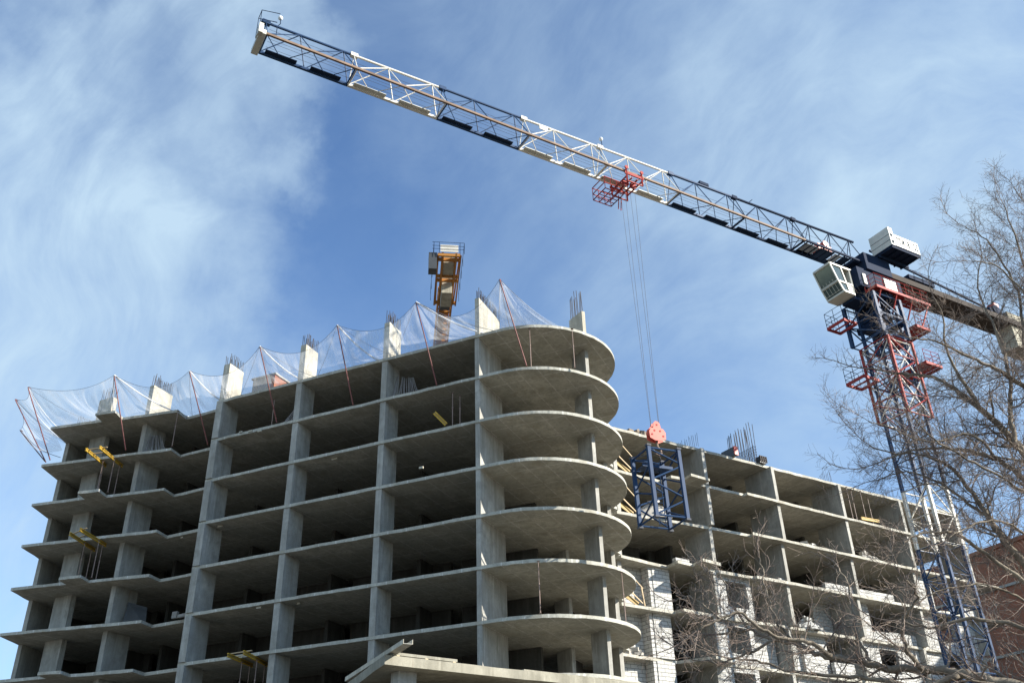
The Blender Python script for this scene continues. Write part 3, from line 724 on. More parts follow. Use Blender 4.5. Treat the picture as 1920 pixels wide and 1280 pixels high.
# ring platforms
def platform(name, F, u0, u1, v0, v1, z, hole, par, rails=('n', 's', 'e', 'w'), rh=1.1, matn='red', deck=True, railm='navy'):
    m = MB()
    fr = .1
    for (a, b) in (((u0, v0), (u1, v0)), ((u1, v0), (u1, v1)), ((u1, v1), (u0, v1)), ((u0, v1), (u0, v0))):
        m.beam(F.P(*a, z), F.P(*b, z), .09, .22)
    n = max(2, int((u1 - u0) / .8))
    for i in range(1, n):
        u = u0 + (u1 - u0) * i / n
        if hole and hole[0] < u < hole[1]:
            m.beam(F.P(u, v0, z), F.P(u, hole[2], z), .05, .12); m.beam(F.P(u, hole[3], z), F.P(u, v1, z), .05, .12)
        else: m.beam(F.P(u, v0, z), F.P(u, v1, z), .05, .12)
    o = m.build(name, M[matn], par)
    if deck:
        m = MB()
        if hole:
            m.fbox(F, u0 + .05, u1 - .05, v0 + .05, hole[2], z + .12, z + .14); m.fbox(F, u0 + .05, u1 - .05, hole[3], v1 - .05, z + .12, z + .14)
            m.fbox(F, u0 + .05, hole[0], hole[2], hole[3], z + .12, z + .14); m.fbox(F, hole[1], u1 - .05, hole[2], hole[3], z + .12, z + .14)
        else: m.fbox(F, u0 + .05, u1 - .05, v0 + .05, v1 - .05, z + .12, z + .14)
        m.build('deck', M[matn], o)
    m = MB(); sides = {'s': ((u0, v0), (u1, v0)), 'e': ((u1, v0), (u1, v1)), 'n': ((u1, v1), (u0, v1)), 'w': ((u0, v1), (u0, v0))}
    for s in rails:
        a, b = sides[s]; L = math.hypot(b[0] - a[0], b[1] - a[1]); k = max(2, int(L / .8))
        for i in range(k + 1):
            f = i / k; p = F.P(a[0] + (b[0] - a[0]) * f, a[1] + (b[1] - a[1]) * f, z)
            m.tube([p, p + EZ * rh], .022, 5)
        for hh in (.4, .75, rh): m.tube([F.P(*a, z + hh), F.P(*b, z + hh)], .02, 5)
    m.build('railing', M[railm], o)
    return o
platform('service_platform', J, 1.35, 3.1, -1.9, 1.3, 33.3, None, crane, ('n', 'e', 's'), 1.1, railm='red')
platform('service_platform', J, -2.9, -1.35, .3, 1.9, 32.2, None, crane, ('n', 'w', 's'), 1.3, deck=False)
platform('service_platform', J, 1.5, 3.0, -1.9, 1.2, 36.4, None, crane, ('n', 'e', 's'), 1.1, railm='red')
platform('service_platform', J, -3.3, -1.95, .5, 2.1, 36.9, None, crane, ('n', 'w', 's'), 1.3, deck=False)
platform('service_platform', J, -1.7, 4.2, -1.75, -.75, 39.05, None, crane, ('s', 'e', 'w'), 1.15, railm='red')
m = MB()
for u in (-1.2, .5, 2.2): m.beam(J.P(u, -.9, 37.6), J.P(u, -1.7, 38.95), .08, .08)
m.beam(J.P(2.4, -1.7, 36.5), J.P(4.0, -1.7, 39.), .09, .09); m.build('platform_bracket', M['red'], crane)
# turntable and tower head
m = MB(); m.tube([J.P(0, 0, 38.7), J.P(0, 0, 39.5)], 1.45, 24); m.build('slewing_ring', M['navy'], crane)
m = MB(); m.fbox(J, -2.2, 2.6, -.85, .85, 39.5, 41.2); m.fbox(J, -1.2, 1.6, -1.05, 1.05, 41.2, 42.7); m.build('tower_head', M['navy'], crane)
m = MB(); m.fbox(J, -1.8, -1.5, -.95, -.855, 39.7, 40.6); m.fbox(J, .6, 1.9, -.95, -.855, 39.6, 40.9); m.build('switch_box', M['cream'], crane)
# jib sections
def jib_point(s): return s - 47.6
TOPZ = lambda s: 43.62 + .9 * s / 47.6
HW = .7225
def jib_section(s0, L, colr, colr2, npan, last=False):
    m = MB(); nf = MB(); p = lambda s, v, z: J.P(jib_point(s), v, z)
    pl = L / npan
    wt = .17 if s0 > 28 else .14
    m.tube([p(s0, 0, TOPZ(s0)), p(s0 + L, 0, TOPZ(s0 + L))], wt * .55, 12)
    m.beam(p(s0, HW, HB), p(s0 + L, HW, HB), .15, .17)
    for i in range(npan):
        a, b = s0 + i * pl, s0 + (i + 1) * pl
        tn = a + pl * .76
        for v in (-HW, HW):
            m.tube([p(a, v, HB), p(tn, 0, TOPZ(tn))], .032, 6); m.tube([p(tn, 0, TOPZ(tn)), p(b, v, HB)], .032, 6)
        m.tube([p(a, -HW, HB), p(a + pl / 2, HW, HB)], .026, 5); m.tube([p(a + pl / 2, HW, HB), p(b, -HW, HB)], .026, 5)
    m.tube([p(s0 + .05, -HW, HB), p(s0 + .05, HW, HB)], .045, 6)
    m.tube([p(s0 + L - .05, -HW, HB), p(s0 + L - .05, HW, HB)], .045, 6)
    m.tube([p(s0 + .05, -HW, HB), p(s0 + .02, 0, TOPZ(s0))], .03, 6); m.tube([p(s0 + .05, HW, HB), p(s0 + .02, 0, TOPZ(s0))], .03, 6)
    m.box(p(s0 + .02, 0, TOPZ(s0)), (.22, .12, .13), (J.u, J.v, EZ))
    o = m.build('jib_section', M[colr], crane)
    MB().beam(p(s0, -HW, HB), p(s0 + L, -HW, HB), .125, .14).build('trolley_rail', M[colr2], o)
    w = MB()
    for i in range(npan):
        a = s0 + i * pl
        w.fbox(J, jib_point(a + .3), jib_point(a + pl * .8), HW - .36, HW - .09, HB - .02, HB + .03)
    w.build('walkway', M['navy' if colr != 'white' else 'cream'], o)
    return o
secs = [(0.35, 5.2, 'blue', 'rail_worn', 2), (5.55, 5.72, 'white', 'rail_worn', 2), (11.27, 5.75, 'blue', 'rail_worn', 2), (17.02, 5.9, 'white', 'rail_worn', 2),
        (22.92, 5.95, 'white', 'rail_worn', 2), (28.87, 5.85, 'blue', 'rail_worn', 2), (34.72, 5.8, 'navy', 'rail_worn', 2), (40.52, 6.5, 'navy', 'navy', 3)]
for s0, L, c1, c2, n in secs: jib_section(s0, L, c1, c2, n)
pj = lambda s, v, z: J.P(jib_point(s), v, z)
m = MB()   # root floor with grating and machinery inside the jib
for a, b in ((42.3, 43.7), (44.7, 45.4), (45.7, 46.6)): m.fbox(J, jib_point(a), jib_point(b), -.55, .6, HB - .03, HB + .02)
m.build('root_floor', M['navy'], crane)
for a, b in ((40.9, 42.2), (43.85, 44.55)): MB().fbox(J, jib_point(a), jib_point(b), -.5, .55, HB - .02, HB + .01).build('grating', M['grating'], crane)
m = MB()
for i in range(12): m.beam(pj(40.8 + i * .55, -.65, HB - .05), pj(40.8 + i * .55, .65, HB - .05), .06, .07)
m.build('floor_beam', M['navy'], crane)
m = MB(); m.fbox(J, jib_point(42.2), jib_point(43.6), -.45, .3, HB + .02, HB + .55); m.tube([pj(42.9, -.6, HB + .55), pj(42.9, .5, HB + .55)], .28, 12); m.build('trolley_winch', M['salmon'], crane)
m = MB()   # jib cables
for dv in (-.12, .1): m.tube([pj(.6, dv, HB + .35), pj(24, dv, HB + .25), pj(46.5, dv, HB + .4)], .012, 4)
m.tube([pj(.6, .0, HB + 1.2), pj(24, .0, HB + 1.1), pj(46.5, .0, HB + 1.5)], .012, 4)
m.tube([pj(.6, .3, HB + .12), pj(46.5, .3, HB + .12)], .012, 4)
m.build('jib_cable', M['cable'], crane)
# jib tip
m = MB(); m.fbox(J, jib_point(-.05), jib_point(.32), -.85, .85, HB - .2, HB + .12); m.fbox(J, jib_point(-.1), jib_point(.1), -.5, -.1, HB + .0, HB + .62)
m.fbox(J, jib_point(-.12), jib_point(.12), -.9, -.55, HB - .2, HB + .5)
tip = m.build('jib_tip', M['cream'], crane)
m = MB()
for v in (-.85, -.2): m.tube([pj(-.1, v, HB), pj(-.1, v, HB + 1.5), pj(.9, v, HB + 1.75)], .022, 5)
m.tube([pj(-.1, -.85, HB + .8), pj(.8, -.85, HB + 1.)], .02, 5); m.tube([pj(-.1, -.85, HB + 1.5), pj(-.1, -.2, HB + 1.5)], .02, 5)
m.build('tip_railing', M['navy'], tip)
m = MB(); m.beam(pj(.1, 0, TOPZ(0)), pj(.6, 0, TOPZ(0)), .2, .2); m.build('top_joint', M['blue'], tip)
def lamp(s, z, h):
    o = MB().tube([pj(s, .0, z - .9), pj(s, -.02, z), pj(s + .15, -.02, z + h * .4), pj(s + .1, -.02, z + h)], .025, 5).build('lamp_mast', M['navy'], crane)
    m = MB(); c = pj(s + .1, -.02, z + h)
    m.tube([c - EZ * .14, c - EZ * .09, c, c + EZ * .09, c + EZ * .14], [.04, .12, .15, .11, .03], 10); m.build('lamp_bulb', M['lamp'], o, smooth=True)
lamp(1.0, TOPZ(1), .75); lamp(23.0, TOPZ(23), .8)
m = MB(); m.tube([pj(36.1, 0, TOPZ(36)), pj(36.6, 0, TOPZ(36) + .5)], .03, 5); m.box(pj(31.9, 0, TOPZ(32) + .18), (.4, .12, .12), (J.u, J.v, EZ)); m.build('top_fitting', M['navy'], crane)
m = MB(); m.box(pj(18.5, -.05, TOPZ(18.5) - .22), (.3, .03, .16), (J.u, J.v, EZ)); m.build('jib_plate', M['white'], crane)
# trolley
TS = 24.9
m = MB(); z = HB - .35
for v in (-.85, .85):
    m.beam(pj(TS - .75, v, HB - .25), pj(TS + .75, v, HB - .25), .08, .2)
    for s in (-.62, .62): m.beam(pj(TS + s, v, HB + .25), pj(TS + s, v, HB - .9), .12, .1)
for s in (-.62, -.2, .25, .62): m.beam(pj(TS + s, -.85, HB - .5), pj(TS + s, .85, HB - .5), .07, .09)
m.beam(pj(TS - .62, -.85, HB - .85), pj(TS + .62, .85, HB - .85), .05, .05); m.beam(pj(TS - .62, .85, HB - .9), pj(TS + .62, .85, HB - .9), .07, .07); m.beam(pj(TS - .62, -.85, HB - .9), pj(TS + .62, -.85, HB - .9), .07, .07)
tro = m.build('trolley', M['red'], crane)
m = MB()
for v in (-.9, .9):
    for s in (-.62, .62): m.tube([pj(TS + s, v - .04, HB + .2), pj(TS + s, v + .04, HB + .2)], .13, 12)
for s in (-.3, .3): m.tube([pj(TS + s, -.3, HB - .55), pj(TS + s, -.2, HB - .55)], .26, 14)
m.build('wheel', M['red'], tro)
m = MB(); s0, s1, v0, v1, zb = TS - 1.55, TS - .1, .35, 1.75, HB - 1.0
for (a, b) in (((s0, v0), (s1, v0)), ((s1, v0), (s1, v1)), ((s1, v1), (s0, v1)), ((s0, v1), (s0, v0))):
    for hh in (0, .5, 1.0): m.beam(pj(*a, zb + hh), pj(*b, zb + hh), .045, .05)
for i in range(4):
    s = s0 + (s1 - s0) * i / 3
    m.beam(pj(s, v0, zb), pj(s, v1, zb), .05, .05)
    for v in (v0, v1): m.beam(pj(s, v, zb), pj(s, v, zb + 1), .04, .04)
for v in (v0 + .35, v0 + .7, v0 + 1.05): m.beam(pj(s0, v, zb), pj(s1, v, zb), .04, .04)
m.beam(pj(TS + .25, 1.0, HB - .5), pj(TS + .3, 1.25, HB - 1.55), .05, .05); m.beam(pj(TS + .05, 1.0, HB - .5), pj(TS + .1, 1.25, HB - 1.5), .05, .05)
m.build('service_basket', M['red'], tro)
# hook block and ropes
HZ = 23.55
HKC = pj(TS, 0, HZ)
m = MB()
for (s, v) in ((-.42, -.2), (-.3, .2), (.3, -.2), (.42, .2)):
    m.tube([pj(TS + s * 1.15, v * 1.6, HB - .6), HKC + J.u * s * .8 + J.v * v * .35 + EZ * .1], .011, 5)
m.build('hoist_rope', M['cable'], crane)
VX = Vector((1, 0, 0)); VY = Vector((0, 1, 0))
def plate(m, c, ux, outline, th):
    n = ux.cross(EZ).normalized(); q = len(m.V); N = len(outline)
    for s in (-1, 1):
        for (a, b) in outline: m.V.append(c + ux * a + EZ * b + n * (th * s / 2))
    m.F.append(tuple(q + i for i in reversed(range(N)))); m.F.append(tuple(q + N + i for i in range(N)))
    for i in range(N):
        k = (i + 1) % N; m.F.append((q + i, q + k, q + N + k, q + N + i))
hux = Vector((.93, .37, 0)).normalized(); hn = hux.cross(EZ).normalized()
m = MB()
out = [(-.5, -.42), (-.2, -.55), (.2, -.55), (.5, -.42), (.52, -.02), (.4, .18), (.24, .22), (.2, .52), (.08, .64), (-.08, .64), (-.2, .52), (-.24, .22), (-.4, .18), (-.52, -.02)]
for s in (-.17, .17): plate(m, HKC + hn * s, hux, out, .05)
hook = m.build('hook_block', M['salmon'], crane)
m = MB()
for a in (-.26, .26): m.tube([HKC + hux * a - hn * .13, HKC + hux * a + hn * .13], .27, 16)
m.tube([HKC + EZ * .4 - hn * .2, HKC + EZ * .4 + hn * .2], .1, 10); m.build('sheave', M['salmon'], hook)
m = MB()
for a, b in ((-.35, -.2), (.35, -.25), (0, .42), (-.18, .05), (.18, .05)): m.tube([HKC + hux * a + EZ * b - hn * .21, HKC + hux * a + EZ * b + hn * .21], .06, 8)
m.build('bolt', M['red'], hook)
m = MB(); hz = HKC - EZ * .5
m.tube([hz, hz - EZ * .35, hz - EZ * .5 + hux * .17, hz - EZ * .72 + hux * .2, hz - EZ * .86 + hux * .02, hz - EZ * .78 - hux * .2, hz - EZ * .6 - hux * .25], [.07, .07, .075, .08, .08, .065, .03], 8)
m.build('hook', M['rail_worn'], hook, smooth=True)
# counter-jib, cabinet, counterweight, cab
m = MB()
for v in (-.9, .9): m.beam(J.P(1.5, v, 41.5), J.P(19.5, v, 41.5), .16, .5)
m.fbox(J, 1.6, 19.4, -.8, .8, 41.3, 41.36)
for i in range(9): m.beam(J.P(2 + i * 2, -.9, 41.45), J.P(2 + i * 2, .9, 41.45), .12, .3)
cj = m.build('counter_jib', M['rust_brown'], crane)
m = MB()
for v in (-1.0, 1.0):
    for i in range(14): m.tube([J.P(4.5 + i, v, 41.75), J.P(4.5 + i, v, 42.85)], .02, 4)
    for hh in (42.3, 42.85): m.tube([J.P(4.5, v, hh), J.P(17.5, v, hh)], .02, 4)
m.build('railing', M['navy'], cj)
m = MB(); m.beam(J.P(1.2, 0, 44.3), J.P(14.6, 0, 43.0), .14, .14); m.beam(J.P(14.6, 0, 43.0), J.P(16.5, 0, 41.7), .14, .14); m.build('tie_bar', M['navy'], cj)
m = MB(); m.fbox(J, 3.9, 6.9, -.95, .3, 42.0, 42.35); m.build('ballast_frame', M['navy'], cj)
m = MB()
for i in range(3): m.fbox(J, 16.4 + i * .95, 17.3 + i * .95, -.78, .78, 39.2, 42.6)
m.build('counterweight', M['cw'], crane)
m = MB(); m.tube([J.P(15.2, -.7, 42.5), J.P(15.2, .7, 42.5)], .45, 16); m.fbox(J, 14.4, 15.0, -.6, .6, 41.76, 42.6); m.fbox(J, 15.6, 16.2, -.5, .5, 41.76, 42.9); hw_ = m.build('hoist_winch', M['navy'], crane)
MB().fbox(J, 15.3, 15.9, -.55, .1, 42.95, 43.3).build('motor', M['salmon'], hw_)
m = MB(); m.fbox(J, .5, 3.75, -2.5, -.6, 43.0, 43.08)
for i in range(5): m.beam(J.P(.6 + i * .75, -2.45, 42.93), J.P(.6 + i * .75, -.6, 42.93), .08, .14)
m.beam(J.P(.5, -2.42, 42.9), J.P(3.75, -2.42, 42.9), .08, .16); m.beam(J.P(.5, -1.2, 42.8), J.P(3.75, -1.2, 42.8), .1, .3)
m.build('cabinet_floor', M['navy'], crane)
m = MB(); m.fbox(J, .52, .98, -2.48, -.62, 43.085, 44.75); m.fbox(J, .98, 3.73, -2.47, -.62, 43.085, 44.2)
cab_ = m.build('machinery_cabinet', M['cream'], crane)
m = MB(); m.fbox(J, 1.02, 3.7, -2.5, -2.472, 43.13, 44.18); m.build('name_board', M['white'], cab_)
m = MB()
for zz in (43.55, 44.05): m.fbox(J, .508, .519, -2.45, -.65, zz, zz + .03)
m.fbox(J, .6, .85, -2.497, -2.482, 43.25, 43.55); m.fbox(J, .6, .85, -2.497, -2.482, 43.9, 44.15); m.build('panel_seam', M['letters'], cab_)
cu = bpy.data.curves.new('sign', 'FONT'); cu.body = 'TDK-8.155'; cu.size = .74; cu.extrude = .006; cu.offset = .014
ob = bpy.data.objects.new('sign_tmp', cu); COL.objects.link(ob); bpy.context.view_layer.update()
me = bpy.data.meshes.new_from_object(ob.evaluated_get(bpy.context.evaluated_depsgraph_get()))
xs = [v.co.x for v in me.vertices]; ys = [v.co.y for v in me.vertices]; w0, w1 = min(xs), max(xs); h0, h1 = min(ys), max(ys)
for v in me.vertices:
    fx, fy, fz = (v.co.x - w0) / (w1 - w0), (v.co.y - h0) / (h1 - h0), v.co.z
    v.co = J.P(1.12 + fx * 2.5, -2.506 - fz, 43.36 + fy * .62) - Vector(crane['_o'])
bpy.data.objects.remove(ob); me.name = 'lettering'; me.materials.clear(); me.materials.append(M['letters'])
lt = bpy.data.objects.new('lettering', me); COL.objects.link(lt); lt.parent = cab_
# operator cab (front leans outward towards the jib tip)
def cabp(f, v, z):    # f: 0 back .. 1 front; front slants
    zz = (z - 38.5) / 2.3
    return J.P(-2.85 - f * (1.05 + .95 * min(1, zz * 1.25)), v, z)
m = MB(); v0, v1, zb, zt, zm = -.6, .98, 38.55, 40.75, 39.35
def cabbar(a, b, w=.1): m.beam(a, b, w, w)
for v in (v0, v1):
    cabbar(cabp(1, v, zb), cabp(1, v, zm)); cabbar(cabp(1, v, zm), cabp(1, v, zt)); cabbar(cabp(0, v, zb), cabp(0, v, zt)); cabbar(cabp(0, v, zb), cabp(1, v, zb), .14)
    cabbar(cabp(0, v, zt), cabp(1, v, zt), .14); cabbar(cabp(0, v, zm), cabp(1, v, zm), .12); cabbar(cabp(.45, v, zb), cabp(.45, v, zt), .09)
for (f, z, w) in ((1, zb, .14), (1, zm, .14), (1, zt, .16), (0, zb, .14), (0, zt, .14)): cabbar(cabp(f, v0, z), cabp(f, v1, z), w)
m.quad(cabp(0, v0, zt + .03), cabp(1, v0, zt + .03), cabp(1, v1, zt + .03), cabp(0, v1, zt + .03)); m.box(J.P(-3.75, .19, zt + .06), (1.1, .84, .04), (J.u, J.v, EZ))
m.box(J.P(-3.35, .19, zb - .03), (.56, .8, .05), (J.u, J.v, EZ)); m.box(J.P(-2.87, .19, 39.65), (.06, .79, 1.08), (J.u, J.v, EZ))
for v in (v0, v1): m.quad(cabp(0, v, zb), cabp(.45, v, zb), cabp(.45, v, zm), cabp(0, v, zm))
cab = m.build('operator_cab', M['cream'], crane)
m = MB()
m.quad(cabp(.99, v0, zm), cabp(.99, v1, zm), cabp(.99, v1, zt), cabp(.99, v0, zt)); m.build('window', M['glass'], cab)
m = MB(); m.quad(cabp(.99, v0, zb), cabp(.99, v1, zb), cabp(.99, v1, zm), cabp(.99, v0, zm)); m.build('window', M['glass'], cab)
for v in (v0 + .01, v1 - .01):
    m = MB(); m.quad(cabp(.47, v, zb), cabp(.98, v, zb), cabp(.98, v, zt), cabp(.47, v, zt)); m.build('window', M['glass'], cab)
m = MB()
for i in range(5): m.tube([cabp(1.12, v1 - .1 - i * .3, zb + .1), cabp(1.12, v1 - .1 - i * .3, zm + .2)], .015, 4)
for zz in (zb + .15, zm): m.tube([cabp(1.12, v1 - .1, zz), cabp(1.12, v0, zz)], .015, 4)
m.build('window_guard', M['cream'], cab)
m = MB(); m.fbox(J, -2.9, -1.4, -.6, .6, 38.2, 38.42); m.build('cab_bracket', M['navy'], crane)
m = MB(); m.beam(J.P(-2.6, 0, 41.0), J.P(-1.2, 0, 41.), .3, .3); m.build('cab_bracket', M['navy'], crane)

# ------------------------------------------------------------------ hanging mast section
LX = Frame(7.8, 47.75, .93, .37)
zb, zt, h = 18.2, 22.2, .93
load = thing('mast_section', LX.P(0, 0, zb), 'blue lattice mast section hanging from the red hook block', 'crane section')
c4 = [(-h, -h), (h, -h), (h, h), (-h, h)]
tilt = Vector((-.012, .0, 0))
LP = lambda u, v, z: LX.P(u, v, z) + tilt * (z - zb)
for (u, v) in c4: MB().beam(LP(u, v, zb), LP(u, v, zt), .19, .19, LX.u).build('chord', M['blue'], load)
m = MB()
for s in range(4):
    a, b = c4[s], c4[(s + 1) % 4]
    for i in range(2):
        za, zm_, z2 = zb + .12 + i * 1.95, zb + .95 + i * 1.95, zb + 1.95 + i * 1.9
        m.tube([LP(*a, za), LP(*b, zm_ + .1)], .05, 6); m.tube([LP(*b, zm_ + .25), LP(*a, z2)], .05, 6)
    m.tube([LP(*a, zb + .08), LP(*b, zb + .08)], .055, 6); m.tube([LP(*a, zt - .1), LP(*b, zt - .1)], .055, 6)
m.build('brace', M['blue'], load)
m = MB(); m.fbox(LX, -h + .1, h - .1, -.1, h - .1, zt - .75, zt - .7); m.beam(LP(-h, -.1, zt - .78), LP(h, -.1, zt - .78), .1, .16); m.build('landing', M['blue'], load)
m = MB()
for i in range(12): m.tube([LP(.1, .6, zb + .2 + i * .3), LP(.5, .6, zb + .2 + i * .3)], .018, 4)
for u in (.1, .5): m.tube([LP(u, .6, zb + .1), LP(u, .6, zt - .2)], .025, 5)
m.build('ladder', M['blue'], load)
for (u, v) in c4:
    for zz in (zt + .03, zb - .03): MB().box(LP(u, v, zz), (.13, .13, .05), (LX.u, LX.v, EZ)).build('flange_plate', M['cable'], load)
m = MB(); hk = HKC - EZ * 1.25
for (u, v) in c4: m.tube([hk + Vector((u, v, 0)) * .03, LP(u * .98, v * .98, zt + .06)], .022, 5)
tag(m.build('lifting_sling', M['cable'], loc=hk), 'four-leg wire sling between the hook and the blue mast section', 'sling')

# ------------------------------------------------------------------ orange crane behind the tower
a0, a1 = Vector((-5.5, 69.5, 0)), Vector((-7.55, 85.0, 0)); dd = (a1 - a0).normalized()
K = Frame(a0.x, a0.y, dd.x, dd.y); KZ = 52.0      # u runs away from the camera
oc = thing('tower_crane', K.P(26, 0, 0), 'orange tower crane behind the tower, its counter-jib pointing at the viewer', 'crane')
m = MB()
lattice_tower(m, K.__class__(K.P(26, 0, 0).x, K.P(26, 0, 0).y, K.u.x, K.u.y), .8, 0, KZ - 1.5, 24, .16, .04); m.build('mast', M['rust_orange'], oc)
m = MB()
for v in (-.68, .68): m.beam(K.P(7.2, v, KZ), K.P(26, v, KZ), .14, .2); m.beam(K.P(7.2, v, KZ + 1.3), K.P(26, v, KZ + 1.3), .12, .14)
for i in range(16):
    u = 7.4 + i * 1.16
    m.tube([K.P(u, -.68, KZ), K.P(u + .58, .68, KZ)], .055, 5); m.tube([K.P(u + .58, .68, KZ), K.P(u + 1.16, -.68, KZ)], .055, 5)
    for v in (-.68, .68): m.tube([K.P(u, v, KZ), K.P(u + .58, v, KZ + 1.3)], .05, 5); m.tube([K.P(u + .58, v, KZ + 1.3), K.P(u + 1.16, v, KZ)], .05, 5)
    m.tube([K.P(u, -.68, KZ), K.P(u, .68, KZ)], .045, 5)
m.build('counter_jib', M['orange'], oc)
m = MB(); m.fbox(K, 8, 26, -.5, .55, KZ + .25, KZ + .3); m.build('walkway', M['rust_orange'], oc)
m = MB(); m.beam(K.P(-.1, -.62, KZ), K.P(8.2, -.62, KZ), .2, .5); m.beam(K.P(-.1, .62, KZ), K.P(8.2, .62, KZ), .2, .5)
m.beam(K.P(-.1, -.95, KZ), K.P(8.2, -.8, KZ), .12, .25); m.beam(K.P(-.1, 1.05, KZ), K.P(8.2, .95, KZ), .12, .3)
for u in (-.1, .6, 3.3, 4.0, 7.9): m.beam(K.P(u, -1.0, KZ - .05), K.P(u, 1.05, KZ - .05), .22, .3)
m.beam(K.P(.7, -.6, KZ - .02), K.P(3.2, .6, KZ - .02), .06, .06)
m.build('ballast_frame', M['orange'], oc)
m = MB(); m.fbox(K, -.2, 8.4, .96, 1.14, KZ - .1, KZ - .06); m.fbox(K, -.2, 8.4, -1.12, -.98, KZ - .1, KZ - .06); m.build('side_walkway', M['rust_orange'], oc)
m = MB(); m.fbox(K, 1.0, 3.0, -.5, .5, KZ - .1, KZ + .9); m.fbox(K, 4.4, 6.9, -.5, .5, KZ - 1.2, KZ + .9); m.build('counterweight', M['cw'], oc)
MB().fbox(K, 7.0, 7.85, -.45, .5, KZ - 1.0, KZ + .7).build('winch_box', M['ply'], oc); MB().fbox(K, -.1, .9, 1.15, 1.9, KZ - 1.6, KZ + .2).build('switch_box', M['ply'], oc)
m = MB(); m.fbox(K, -.32, -.26, -.8, .85, KZ + .2, KZ + .95); m.build('name_board', M['white'], oc)
m = MB()
for v in (-1.35, -.95, .95, 1.45): m.tube([K.P(-.35, v, KZ), K.P(-.35, v, KZ + 1.2)], .025, 5)
for zz in (.45, .8, 1.2): m.tube([K.P(-.37, -1.35, KZ + zz), K.P(-.37, 1.6, KZ + zz)], .022, 5)
for v in (-1.35, 1.45):
    for i in range(5): m.tube([K.P(-.35 + i * 2, v, KZ), K.P(-.35 + i * 2, v, KZ + 1.1)], .022, 4)
    m.tube([K.P(-.35, v, KZ + 1.1), K.P(8, v, KZ + 1.1)], .022, 4)
m.build('railing', M['navy'], oc)
m = MB(); KM = K.__class__(K.P(26, 0, 0).x, K.P(26, 0, 0).y, K.u.x, K.u.y)
m.fbox(KM, -1, 1, -1, 1, KZ - 1.5, KZ + 2); m.build('slewing_head', M['orange'], oc)
m = MB()
for v in (-.7, .7): m.beam(KM.P(1, v, KZ + .2), KM.P(40, v, KZ + .2), .14, .14)
m.beam(KM.P(1, 0, KZ + 1.7), KM.P(40, 0, KZ + 1.4), .14, .14)
for i in range(26):
    u = 1 + i * 1.5
    for v in (-.7, .7): m.tube([KM.P(u, v, KZ + .2), KM.P(u + .75, 0, KZ + 1.6)], .04, 4); m.tube([KM.P(u + .75, 0, KZ + 1.6), KM.P(u + 1.5, v, KZ + .2)], .04, 4)
m.build('jib', M['orange'], oc)

